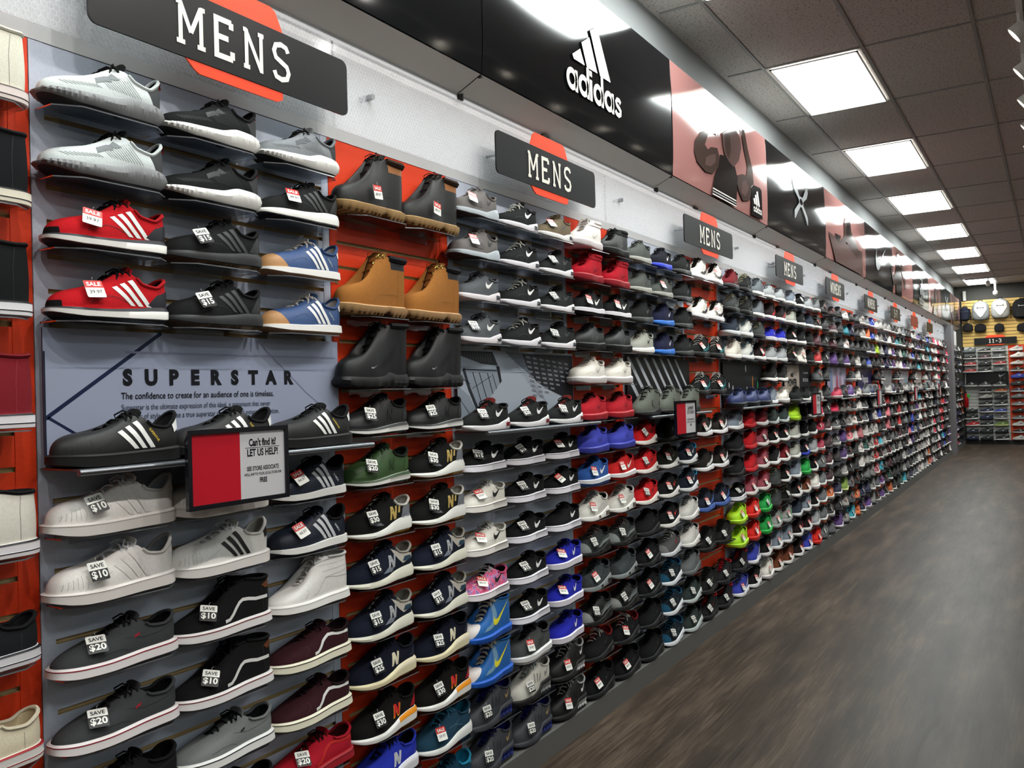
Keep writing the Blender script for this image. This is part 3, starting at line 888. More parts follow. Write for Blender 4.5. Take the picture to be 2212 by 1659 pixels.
tmpl('force', hz=1.06, L=.286, rim=[(0, .074), (.08, .080), (.38, .108), (.46, .108), (.62, .086), (.80, .084), (.92, .094), (1, .104)], st=[(0, .034), (.3, .032), (.65, .033), (.8, .037), (1, .040)], tb=.068, w=1.08, NT=40, lace_r=.0028, eye=6,
     bands=[(0, -.002, 'O'), (.10, .003, 'O'), (.2, .005, 'S'), (.82, .006, 'S'), (.84, .0045, 'S'), (1, .001, 'S')], lines=[[(.16, .044), (.24, .050), (.32, .052), (.37, .044)], [(.40, .044), (.50, .068), (.62, .070)], [(.66, .046), (.64, .062), (.70, .082)], [(.86, .044), (.84, .070), (.90, .090)]], decals=swoosh_d(.52, .046, .085, .030, 'U2', rot=.1))
tmpl('lunarforce', 'force', decals=swoosh_d(.54, .046, .095, .034, rot=.1), bands=[(0, -.002, 'O'), (.38, .003, 'O'), (.40, .006, 'S'), (.9, .006, 'S'), (1, .001, 'S')])
tmpl('forcehi', 'force', hz=.85, rim=[(0, .074), (.08, .084), (.32, .142), (.40, .156), (.60, .150), (.80, .150), (1, .156)], eye=7, ew=[(0, .004), (.06, .011), (.36, .017), (.5, .028), (.8, .033), (1, .030)], strap=True, tongue=.006, collar=.008)
tmpl('dunkhi', 'force', hz=.90, rim=[(0, .070), (.08, .078), (.32, .138), (.40, .150), (.60, .148), (.80, .144), (1, .148)], eye=8, ew=[(0, .004), (.06, .011), (.36, .017), (.5, .026), (.8, .031), (1, .028)], tongue=.004, st=[(0, .027), (.3, .026), (1, .030)], lace_r=.0042,
     decals=[('U2', [(.22, .040), (.30, .056), (.36, .060), (.42, .070), (.47, .10), (.50, .12), (.50, .135), (.56, .13), (.56, .09), (.52, .06), (.44, .05), (.36, .044)])] + swoosh_d(.46, .046, .145, .050, rot=.26),
     zone=lambda u, z, q: 'C' if u < .33 and z - .25 * u > .012 else ('H' if z > .12 and u > .55 else 'U'), cuts=[((.33, 0), (1, 0)), ((.0, .012), (-.25 / .293, 1)), ((0, .12), (0, 1)), ((.55, 0), (1, 0))], lines=[[(.24, .032), (.28, .048), (.30, .056)], [(.56, .032), (.58, .052)], [(.84, .034), (.80, .09), (.78, .12)]])
tmpl('air', 'runner', hz=1.1, L=.283, st=[(0, .026), (.3, .022), (.6, .026), (.72, .034), (.86, .046), (1, .050)], tread=.002, window=(.78, .93, .012, .028), decals=swoosh_d(.56, .050, .075, .028, rot=.15),
     bands=[(0, -.002, 'O'), (.12, .002, 'O'), (.16, .005, 'S'), (.6, .006, 'S'), (.95, .003, 'S'), (1, 0, 'S')], zone=lambda u, z, q: 'C' if u + 1.2 * z < .22 else 'U', cuts=[((.22, 0), (1, 1.2 * .293))])
tmpl('air95', 'air', window=(.74, .92, .010, .030), decals=[('U2', [(.40, .036), (.50, .044), (.62, .054), (.80, .058), (.99, .064), (.99, .052), (.80, .046), (.62, .040), (.50, .034)]), ('K', [(.42, .048), (.54, .056), (.66, .066), (.82, .070), (.98, .076), (.98, .066), (.80, .059), (.62, .055), (.50, .046)])],
     lines=[[(.46, .085), (.60, .066), (.70, .064)], [(.50, .090), (.66, .072), (.76, .070)], [(.56, .080), (.72, .074)]], window2=(.40, .50, .008, .020), eye=6)
tmpl('fly', 'runner', zone=None, cuts=None, lines=[], decals=swoosh_d(.58, .046, .072, .030, rot=.15), tread=0, st=[(0, .026), (.3, .026), (.65, .032), (1, .040)], NT=40)
tmpl('presto', 'runner', rim=[(0, .070), (.10, .082), (.36, .122), (.44, .124), (.62, .112), (.80, .108), (1, .118)], decals=[('K', [(.40, .050), (.46, .078), (.50, .076), (.47, .050), (.60, .044), (.58, .038)]), ('K', [(.85, .05), (.88, .075), (.98, .075), (1, .045)])], lines=[])
tmpl('court', 'runner', hz=.95, rim=[(0, .074), (.08, .084), (.34, .128), (.42, .136), (.60, .122), (.80, .116), (1, .124)], tongue=.014, st=[(0, .032), (.3, .028), (.65, .032), (1, .040)], eye=6, tread=0,
     decals=[('D', [(.30, .034), (.40, .050), (.60, .050), (.80, .070), (.90, .10), (.93, .09), (.86, .056), (.70, .038), (.50, .034)])], lines=[[(.34, .06), (.44, .08)], [(.42, .060), (.54, .088)], [(.52, .062), (.62, .092)]])
tmpl('courtlow', 'court', hz=1.08, rim=[(0, .070), (.10, .080), (.38, .110), (.46, .110), (.62, .092), (.80, .088), (1, .100)], tongue=.018)
tmpl('nb574', 'runner', L=.29, decals=[('U2', [(.04, .030), (.10, .048), (.20, .054), (.30, .046), (.36, .034), (.24, .030)]), ('U2', [(.84, .040), (.87, .070), (.99, .082), (1.0, .044)])] + n_d(.56, .044, .030), st=[(0, .022), (.25, .020), (.6, .028), (.8, .033), (1, .035)],
     bands=[(0, -.003, 'O'), (.22, .001, 'O'), (.28, .004, 'S'), (.72, .004, 'S'), (.74, .0045, 'K'), (1, 0, 'K')], lines=[])
tmpl('nb999', 'nb574', decals=[('U2', [(.76, .044), (.80, .070), (.88, .086), (.99, .070), (.99, .046)]), ('D', [(.71, .060), (.75, .085), (.80, .094), (.82, .09), (.77, .080), (.74, .060)]), ('U2', [(.24, .040), (.36, .046), (.44, .034), (.32, .036)])] + n_d(.55, .044, .036, 'D'), n_inner=(.55, .044, .036),
     st=[(0, .020), (.25, .018), (.45, .024), (.6, .036), (.75, .046), (1, .050)], bands=[(0, -.003, 'O'), (.14, .001, 'O'), (.2, .004, 'S'), (.6, .005, 'S'), (1, 0, 'S')])
tmpl('nb597', 'nb999', decals=[('U2', [(.40, .036), (.50, .050), (.60, .046), (.56, .036)]), ('H', [(.60, .096), (.70, .084), (.90, .074), (.99, .072), (.99, .060), (.90, .058), (.76, .050), (.70, .062), (.62, .082)]), ('K', [(.76, .056), (.80, .068), (.90, .068), (.93, .060), (.82, .054)])] + n_d(.50, .046, .034, 'D'),
     n_inner=(.50, .046, .034), st=[(0, .022), (.25, .020), (.45, .024), (.6, .034), (.8, .042), (1, .044)])
tmpl('nb530', 'nb574', decals=n_d(.52, .048, .030) + [('D2', [(.82, .05), (.90, .072), (.99, .092), (1.0, .05)])], n_outline=(.52, .048, .030), st=[(0, .022), (.3, .020), (.5, .028), (.66, .040), (.85, .046), (1, .044)],
     bands=[(0, -.002, 'O'), (.12, .001, 'O'), (.18, .0045, 'S'), (.62, .005, 'S'), (.66, .005, 'F'), (.85, .004, 'F'), (1, 0, 'F')], fband=lambda u: u > .58)
tmpl('asics', 'runner', decals=[('K', thick([(.50, .046), (.62, .070)], .0016)), ('K', thick([(.55, .046), (.67, .072)], .0016)), ('K', thick([(.46, .060), (.56, .064), (.74, .050)], .0016)), ('D2', [(.88, .07), (.92, .088), (.99, .094), (.99, .074)])], lines=[], st=[(0, .024), (.3, .020), (.6, .034), (.8, .042), (1, .046)])
tmpl('trail', 'air', window=None, decals=swoosh_d(.66, .050, .062, .030, 'K', rot=.15) + [('U2', [(.26, .036), (.38, .05), (.5, .06), (.5, .036)])], tread=.005, treadn=13)
tmpl('spring', 'runner', st=[(0, .026), (.3, .026), (.55, .034), (.64, .052), (.8, .054), (1, .056)], sb=[(0, .012), (.1, .004), (.24, 0), (.54, 0), (.60, .034), (.9, .036), (1, .040)], tb=.058, rim=[(0, .076), (.10, .086), (.38, .116), (.46, .116), (.62, .100), (.80, .094), (1, .112)],
     cyls=4, decals=[('K', [(.42 + .07 * k, .060), (.455 + .07 * k, .062), (.49 + .07 * k, .090 - .004 * k), (.465 + .07 * k, .092 - .004 * k)]) for k in range(3)] + swoosh_d(.76, .064, .05, .026, 'D', rot=.3), lines=[], eye=6)
tmpl('boot6', rim=[(0, .094), (.08, .112), (.25, .178), (.33, .200), (.42, .202), (.50, .192), (.8, .188), (1, .190)], ut=.38, ew=[(0, .006), (.08, .014), (.36, .017), (.5, .028), (.8, .036), (1, .034)], st=[(0, .036), (.3, .030), (.7, .034), (1, .036)], sb=[(0, .010), (.1, .002), (.2, 0), (.55, 0), (.585, .009), (.66, .009), (.675, 0), (1, 0)],
     tb=.088, w=1.06, NT=84, tread=.009, treadn=15, eye=7, collar=.011, tongue=.012, L=.298, zone=lambda u, z, q: 'H' if z > .152 and u > .70 else 'U', cuts=[((0, .152), (0, 1)), ((.70, 0), (1, 0))], lines=[[(.32, .036), (.40, .052), (.48, .066), (.66, .070), (.80, .070)], [(.78, .04), (.80, .09), (.82, .155)]], lw=.0014, eyelets=True,
     bands=[(0, -.002, 'O'), (.24, .003, 'O'), (.5, .006, 'S'), (.86, .007, 'S'), (.88, .005, 'S'), (1, .0, 'S')], lace_r=.0017)
tmpl('boothi', rim=[(0, .094), (.10, .116), (.26, .180), (.36, .196), (.5, .200), (.8, .200), (1, .204)], ut=.36, ew=[(0, .006), (.08, .014), (.36, .020), (.5, .034), (.8, .040), (1, .038)], st=[(0, .036), (.3, .032), (.5, .036), (.6, .048), (.75, .040), (1, .044)], tb=.092, w=1.06, NT=50, tread=.003, treadn=26, eye=8,
     sb=[(0, .012), (.1, .003), (.2, 0), (1, 0)], collar=.010, L=.298, window=(.66, .94, .014, .022), lines=[[(.44 + .035 * k, .060 + .004 * k), (.56 + .03 * k, .10 + .006 * k)] for k in range(7)] + [[(.66, .155), (.95, .165)], [(.80, .05), (.82, .12), (.80, .17)]], lw=.0035, decals=swoosh_d(.30, .058, .030, .010, 'D', rot=.1),
     bands=[(0, -.002, 'O'), (.15, .004, 'S'), (.6, .006, 'S'), (1, .001, 'S')], tongue=.006)

PART = {'upper': ('upper', None), 'sole': ('sole', None)}
_geo = {}
def hw(u, d):
    u = np.clip(u, 0, 1)
    W = sm(u, [(0, .040), (.18, .048), (.32, .0515), (.5, .045), (.66, .0385), (.85, .0375), (1, .035)])
    a, b = .20, .84
    e = np.where(u < a, (1 - (1 - np.minimum(u / a, 1)) ** 2.3) ** (1 / 2.1), 1.0) * np.where(u > b, (1 - (np.maximum(u - b, 0) / (1 - b)) ** 2.5) ** (1 / 2.2), 1.0)
    return W * e * d['w']
def hz(d):
    return d.get('hz', 1.0 if d['rim'][3][1] > .14 else (1.06 if d['rim'][3][1] > .12 else 1.17))
def geometry(name):
    """all parts of one kind of shoe as MB builders: {part: (MB, parent part)}"""
    if name in _geo:
        return _geo[name]
    d = dict(T[name])
    hs = hz(d)
    d['rim'] = [(a, b * hs) for a, b in d['rim']]
    d['tb'] = d['tb'] * (1 + (hs - 1) * .35)
    d['decals'] = [(sl, [(a, .03 + (b - .03) * (1 + (hs - 1) * 1.0)) if b > .03 else (a, b) for a, b in po]) for sl, po in d['decals']]
    d['lines'] = [[(a, .03 + (b - .03) * hs) if b > .03 else (a, b) for a, b in po] for po in d['lines']]
    L, NT = d['L'], d['NT']
    th = np.linspace(0, 2 * PI, 2 * NT + 1)[:-1]
    q = (1 - np.cos(th)) / 2
    side = np.where(th <= PI, -1.0, 1.0)
    X = lambda u: (u - .5) * L
    cyc = lambda u: sm(u, [(0, .006), (.3, .001), (.6, -.002), (1, .0)])
    P = {}
    # sole
    m = MB()
    zt, zb = sm(q, d['st']), sm(q, d['sb'])
    rows = []
    B = d['bands']
    nb = len(B)
    fl = []
    for i, (f, o, s) in enumerate(B):
        row = []
        zz = zb + (zt - zb) * f
        oo = np.full_like(q, o)
        if d['tread'] and i <= 1:
            sq = (np.sin(q * d['treadn'] * 2 * PI * (.5 + .0) * 2) > .25) & (q > .02) & (q < .985)
            if i == 0:
                zz = zz + np.where(sq, d['tread'], 0)
            oo = oo - np.where(sq, .003, 0)
        if d['rib'] and 1 < i < nb - 1:
            oo = oo + d['rib'] * np.sin(q * d['ribn'] * 2 * PI + i * 1.1)
        w = hw(q, d) + oo
        w = np.where((q < .002) | (q > .998), 0, w)
        xo = np.where(q < .3, -oo * (1 - q / .3), np.where(q > .8, oo * (q - .8) / .2, 0))
        rows.append([(X(q[k]) + xo[k], side[k] * w[k] + cyc(q[k]), zz[k]) for k in range(len(q))])
    PP = [[rows[i][k] for i in range(nb)] for k in range(len(q))]
    fb = d.get('fband')
    def sslot(k, i):
        s = B[i + 1][2] if i + 1 < nb else B[i][2]
        s = B[min(i + 1, nb - 1)][2]
        if fb and s == 'F' and not fb(q[k]):
            s = 'S'
        return s
    m.grid(PP, sslot, wrap=True)
    # underside and top cover as strips between the two sides
    for ri, slot, fl_ in ((0, 'O', False), (nb - 1, 'S', True)):
        r0 = rows[ri]
        for k in range(0, NT):
            a, b_ = r0[k], r0[k + 1]
            c, e = r0[-k - 1 if k + 1 <= len(r0) else 0], r0[-k] if k else r0[0]
            f = [a, b_, r0[(2 * NT - k - 1) % (2 * NT)], r0[(2 * NT - k) % (2 * NT)]]
            if k == 0: f = [r0[0], r0[1], r0[2 * NT - 1]]
            if k == NT - 1: f = [r0[k], r0[k + 1], r0[k + 2]]
            m.face(f[::-1] if fl_ else f, slot)
    if d['cyls']:
        for k in range(4):
            for sy in (-.024, .022):
                xx = X(.655 + k * .085)
                m.tube([(xx, sy, .006), (xx, sy, .014), (xx, sy, .018), (xx, sy, .026), (xx, sy, .036)], [.0125, .0125, .0095, .0125, .012], 'F', 10)
        m.grid([[(X(u), s_ * max(hw(np.array(u), d), 0.001) * 1.0, z) for s_ in (-1, 1)] for u in np.linspace(.5, .995, 10) for z in (.008,)], 'O', flip=True)
        m.grid([[(X(u), -1 * hw(np.array(u), d), z) for z in (.0, .008)] for u in np.linspace(.5, .998, 10)], 'O')
    P['sole'] = (m, None)
    # upper
    m = MB()
    ut = d['ut']
    ur = q ** 1.0
    xr = X(ut + (1 - ut) * ur - .012 * ur)
    er = sm(ur, d['ew'])
    er = er * np.where(ur > .88, (1 - ((np.maximum(ur - .88, 0)) / .12) ** 2.2) ** .5, 1) * np.where(ur < .02, ur / .02, 1)
    zr = sm(ur, d['rim'])
    base = [Vector((X(min(max(q[k], .004), .996)) * 1.0, side[k] * max(hw(q[k], d) - .0035, 0) + float(cyc(q[k])), zt[k] - .003)) for k in range(len(q))]
    rim = [Vector((xr[k], side[k] * er[k] + float(cyc(q[k])), zr[k])) for k in range(len(q))]
    NS = 12 if NT < 50 else 14
    S = []
    for k in range(len(q)):
        a, b_ = base[k], rim[k]
        t = min(max((q[k] - .0) / .42, 0), 1)
        t = t * t * (3 - 2 * t)
        H = b_.z - a.z
        p1t = Vector((a.x - .001, a.y * 1.01, a.z + max(d['tb'] - a.z, .012) * 1.22))
        p2t = a.lerp(b_, .50)
        p2t.z = d['tb'] * 1.02 + (b_.z - d['tb']) * .62
        out = Vector((0, side[k] * .0035, 0))
        p1s = a + out + Vector((0, 0, H * .42))
        p2s = b_.lerp(a, .34)
        p2s.z = a.z + H * .82
        if q[k] > .9:
            p1s.x += .004 * (q[k] - .9) * 10
        p1, p2 = p1t.lerp(p1s, t), p2t.lerp(p2s, t)
        col = []
        for j in range(NS + 1):
            s = j / NS
            col.append(a * (1 - s) ** 3 + p1 * 3 * s * (1 - s) ** 2 + p2 * 3 * s * s * (1 - s) + b_ * s ** 3)
        S.append(col)
    zone = d['zone']
    def uslot(k, j):
        if not zone:
            return 'U'
        p = (S[k][j] + S[(k + 1) % len(S)][min(j + 1, NS)]) / 2
        return zone(p.x / L + .5, p.z, q[k])
    m.grid(S, uslot, wrap=True)
    if d.get('cuts'):
        bm = bmesh.new()
        vv = [bm.verts.new(p) for p in m.v]
        for f in m.f:
            bm.faces.new([vv[i] for i in f])
        for (u0, z0), (du, dz) in d['cuts']:
            bmesh.ops.bisect_plane(bm, geom=bm.verts[:] + bm.edges[:] + bm.faces[:], plane_co=((u0 - .5) * L, 0, z0), plane_no=(du, 0, dz))
        bm.verts.index_update()
        m = MB()
        m.v = [tuple(v.co) for v in bm.verts]
        for f in bm.faces:
            c = f.calc_center_median()
            m.f.append(tuple(v.index for v in f.verts))
            m.m.append(m.slot(zone(c.x / L + .5, c.z, c.x / L + .5)))
        bm.free()
    P['upper'] = (m, None)
    bvh = BVHTree.FromPolygons(P['upper'][0].v + P['sole'][0].v, P['upper'][0].f + [tuple(i + len(P['upper'][0].v) for i in f) for f in P['sole'][0].f])
    def onside(off):
        def f(u, z):
            h = bvh.ray_cast(Vector(((u - .5) * L, -.4, z)), Vector((0, 1, 0)))
            if h[0] is None:
                return None
            n = h[1] if h[1].y < 0 else -h[1]
            return h[0] + n * off
        return f
    # lining
    m = MB()
    K = [k for k in range(len(q)) if True]
    R = []
    for k in K:
        b_ = rim[k]
        i1 = Vector((b_.x, b_.y * .88, b_.z - .004))
        i2 = Vector((b_.x * .97 - .002 * ur[k], b_.y * .8 + side[k] * .004 * (er[k] > .01), max(zt[k] + .012, b_.z - .035)))
        i3 = Vector((b_.x * .94 - .004 * ur[k], b_.y * .7, zt[k] + .006))
        R.append([b_, i1, i2, i3])
    m.grid(R, 'I', wrap=True)
    n2 = 2 * NT
    for k in range(1, NT - 1):
        m.face([R[k][3], R[n2 - k][3], R[n2 - k - 1][3], R[k + 1][3]], 'I')
    P['lining'] = (m, None)
    # padded collar
    m = MB()
    ks = [k for k in range(len(q)) if ur[k] > .50]
    m.tube([rim[k] + Vector((0, 0, -d['collar'] * .3)) for k in ks], d['collar'], 'P', 6)
    P['collar'] = (m, None)
    # tongue
    m = MB()
    uu = np.linspace(.03, .44, 7)
    G = []
    for i, u in enumerate(uu):
        x = float(X(ut + (1 - ut) * u))
        z = float(sm(u, d['rim'])) - .001
        w = float(sm(u, d['ew'])) + .004
        G.append([(x, yy * w, z - abs(yy) ** 2 * .006) for yy in (-1, -.6, 0, .6, 1)])
    tl = d['tongue']
    x1, z1 = G[-1][2][0], G[-1][2][2]
    slope = .75 if d['rim'][3][1] > .12 else .42
    for t in (.45, .8, 1.0):
        G.append([(x1 + tl * t * slope, yy * (w + .002) * (1 if t < .9 else .72), z1 + tl * t - abs(yy) ** 2 * .003) for yy in (-1, -.6, 0, .6, 1)])
    G2 = [[(p[0] + .005, p[1] * .95, p[2] - .003) for p in r] for r in G]
    m.grid(G, 'T', flip=True)
    m.grid(G2, 'I')
    m.grid([G[-1], G2[-1]], 'T', flip=True)
    m.grid([[r[0] for r in G], [r[0] for r in G2]], 'T')
    m.grid([[r[-1] for r in G], [r[-1] for r in G2]], 'T', flip=True)
    P['tongue'] = (m, None)
    # laces
    m = MB()
    ne = d['eye']
    for i in range(ne):
        u = .035 + (.385) * i / max(ne - 1, 1)
        x = float(X(ut + (1 - ut) * u))
        z = float(sm(u, d['rim']))
        w = float(sm(u, d['ew'])) + .004
        dx = .006 * (1 if i % 2 else -1)
        m.tube([(x - dx, -w - .004, z - .008), (x - dx * .8, -w, z - .001), (x - dx * .3, -w * .45, z + .0045), (x + dx * .3, w * .45, z + .0045), (x + dx * .8, w, z - .001), (x + dx, w + .003, z - .006)], d['lace_r'], 'L', 5, flat=1.3)
    zt_ = z + .007
    for sg in (-1, 1):
        m.tube([(x, 0, zt_), (x - .010, sg * .012, zt_ + .005), (x - .022, sg * .024, zt_ - .004), (x - .016, sg * .030, zt_ - .012), (x - .004, sg * .016, zt_ - .004)], d['lace_r'] * .9, 'L', 5)
        m.tube([(x, 0, zt_), (x - .012, sg * .010, zt_ - .001), (x - .024, sg * .022, zt_ - .016), (x - .030, sg * .026, zt_ - .026)], d['lace_r'] * .9, 'L', 5)
    P['laces'] = (m, None)
    # surface marks on the side facing the room
    if d['decals']:
        by = {}
        for i, (slot, poly) in enumerate(d['decals']):
            mm = by.setdefault(slot if slot in ('D', 'K') else (slot, i), MB())
            patch(mm, [[(a * L, b_) for a, b_ in poly]], slot, lambda a, b_, f=onside(.0009 + .00025 * (i % 4)): f(a / L, b_), step=.006)
        for slot, mm in by.items():
            if mm.f:
                slot = slot[0]
                nm = {'D': 'side_mark', 'U2': 'overlay', 'K': 'side_overlay', 'H': 'heel_tab', 'D2': 'heel_overlay'}[slot]
                while nm in P: nm = nm + ' '
                P[nm] = (mm, 'upper')
    for key, off, slot, nm, sc in (('n_inner', .0016, 'U', 'letter_infill', .80), ('n_outline', .0006, 'F', 'letter_edging', 1.22)):
        if key in d:
            u, z, s = d[key]
            mm = MB()
            e = s * (1 - sc) / 2
            for sl, poly in n_d(u + (e + e * .28) / .29, z + e, s * sc, slot):
                patch(mm, [[(a * L, b_) for a, b_ in poly]], slot, lambda a, b_: onside(off)(a / L, b_), step=.006)
            P[nm] = (mm, 'upper')
    if d['lines']:
        mm = MB()
        for ln in d['lines']:
            fine = []
            for i in range(len(ln) - 1):
                nseg = 4
                for t in range(nseg + (i == len(ln) - 2)):
                    s = t / nseg
                    fine.append(((ln[i][0] * (1 - s) + ln[i + 1][0] * s) * L, ln[i][1] * (1 - s) + ln[i + 1][1] * s))
            for qd in quads(fine, d.get('lw', .0010)):
                patch(mm, [qd], 'K', lambda a, b_: onside(.0006)(a / L, b_))
        if mm.f:
            P['stitching'] = (mm, 'upper')
    wins = [w_ for w_ in (d['window'], d.get('window2')) if w_]
    if wins:
        mm = MB()
        for (u0, u1, z0, z1) in wins:
            cxw, czw = (u0 + u1) / 2 * L, (z0 + z1) / 2
            poly = [(cxw + a, czw + b_) for a, b_ in rrect((u1 - u0) * L, z1 - z0, (z1 - z0) * .35, 3)]
            patch(mm, [poly], 'W', lambda a, b_: onside(.001)(a / L, b_), step=.006)
        P['air_window'] = (mm, 'sole')
    if d.get('strap'):
        mm = MB()
        rows_ = []
        for z in (.108, .122, .136):
            row = []
            for k in range(len(q)):
                if ur[k] < .30: continue
                col = S[k]
                j = min(range(NS + 1), key=lambda jj: abs(col[jj].z - z))
                c = Vector((col[j].x, col[j].y, z))
                row.append(c + Vector((0, side[k] * .003, 0)) + Vector((.003 if q[k] > .93 else 0, 0, 0)))
            rows_.append(row)
        mm.grid(rows_, 'P')
        P['ankle_strap'] = (mm, None)
    if d.get('eyelets'):
        mm = MB()
        for i in range(ne):
            u = .06 + .36 * i / (ne - 1)
            k = min(range(NT), key=lambda kk: abs(ur[kk] - u))
            c, n_ = S[k][NS - 1], Vector((0, -1, .25)).normalized()
            c = c.lerp(S[k][NS - 2], .2) + n_ * .002
            mm.tube([c + n_ * .002 + Vector((math.cos(a) * .0052, -.0005, math.sin(a) * .0052)) for a in [2 * PI * t / 10 for t in range(10)]], .0016, 'E', 5, closed=True)
        P['eyelets'] = (mm, 'upper')
    if d.get('loop'):
        mm = MB()
        x0, z0 = float(xr[NT]), float(zr[NT])
        mm.tube([(x0 + .002, 0, z0 - .002), (x0 + .012, 0, z0 - .004), (x0 + .013, 0, z0 - .016), (x0 + .005, 0, z0 - .024)], .0022, 'E', 6, flat=2.0)
        P['pull_loop'] = (mm, 'upper')
    def probe(u, tilt=.62):
        o_ = Vector(((u - .5) * L, -.30, .05 + .30 * tilt))
        h = bvh.ray_cast(o_, (Vector(((u - .5) * L, -.022, .055)) - o_).normalized())
        return h[0], (h[1] if h[1] is not None and h[1].y < 0 else Vector((0, -.7, .7)))
    tp, tn = probe(.28 if d['rim'][3][1] < .14 else .42)
    _geo[name] = (P, tp, tn, onside)
    return _geo[name]

# finishes by slot
DEF = {'U': (28, 28, 30), 'U2': None, 'S': (232, 230, 226), 'O': None, 'F': None, 'T': None, 'L': None, 'I': (26, 26, 28), 'P': None, 'D': (236, 236, 236), 'K': None, 'H': None, 'C': None, 'W': (70, 74, 80), 'E': (200, 180, 110), 'D2': None}
SFIN = {'U': 'fabric', 'U2': 'fabric', 'S': 'rubber', 'O': 'rubber', 'F': 'rubber', 'T': 'fabric', 'L': 'fabric', 'I': 'fabric', 'P': 'fabric', 'D': 'leather', 'K': 'leather', 'H': 'leather', 'C': 'fabric', 'W': 'gloss', 'E': 'metal', 'D2': 'leather'}
def palette(pal):
    c = dict(DEF)
    fin = dict(SFIN)
    for k, v in pal.items():
        if k == 'fin':
            for kk in ('U', 'U2', 'C'):
                fin[kk] = v
        else:
            c[k] = v
    dk = lambda v, f: tuple(max(0, min(255, x * f)) for x in v)
    for kk in ('U', 'C', 'S', 'O', 'I', 'P', 'T', 'L'):
        if c.get(kk) and sum(c[kk]) < 150:
            c[kk] = tuple(x * .72 for x in c[kk])
    U = c['U']
    lum = sum(U) / 3
    c['U2'] = c['U2'] or (dk(U, .78) if lum > 60 else tuple(x + 22 for x in U))
    c['K'] = c['K'] or (dk(U, .66) if lum > 70 else tuple(x + 30 for x in U))
    c['O'] = c['O'] or c['S']
    c['F'] = c['F'] or c['U']
    c['T'] = c['T'] or U
    c['L'] = c['L'] or dk(U, .9)
    c['P'] = c['P'] or c['I']
    c['H'] = c['H'] or c['U']
    c['C'] = c['C'] or c['U']
    c['D2'] = c['D2'] or c['D']
    if c.get('P') == c['I'] and lum > 60:
        c['P'] = dk(U, .92)
    return {k: M(v, fin.get(k, 'matte')) for k, v in c.items() if k in fin}

SALE_R, TAG_W, TAG_K = M((206, 40, 34), 'card'), M((236, 236, 230), 'card'), M((24, 24, 26), 'card')
def tag_mesh():
    """rounded card lying in its own xz plane, front towards -y"""
    out = {}
    for kind, ct, cb in (('save', 'white', 'black'), ('sale', 'red', 'white')):
        m = MB()
        w, h, r, zc = .040, .043, .003, .003
        P = rrect(w, h, r, 3)
        top = [p for p in P if p[1] > zc]
        top = [(w / 2, zc)] + [p for p in P if p[1] > 0] + [(-w / 2, zc)]
        bot = [(-w / 2, zc)] + [p for p in P if p[1] < 0] + [(w / 2, zc)]
        flat(m, [top], ct, -.0008)
        flat(m, [bot], cb, -.0008)
        patch(m, [P[::-1]], 'white', lambda a, b: (a, .0004, b))
        n = len(P)
        for i in range(n):
            p, q = P[i], P[(i + 1) % n]
            m.face([(p[0], -.0008, p[1]), (p[0], .0004, p[1]), (q[0], .0004, q[1]), (q[0], -.0008, q[1])], 'white')
        m.tube([(0, 0, h / 2 - .004), (0, -.003, h / 2 + .004), (.004, .002, h / 2 + .010)], .0006, 'clear', 4)
        out[kind] = m.mesh('price_tag', {'white': TAG_W, 'black': TAG_K, 'red': SALE_R, 'clear': M((190, 190, 190), 'gloss')}, False)
    return out
TAGS = tag_mesh()
_part_mesh = {}
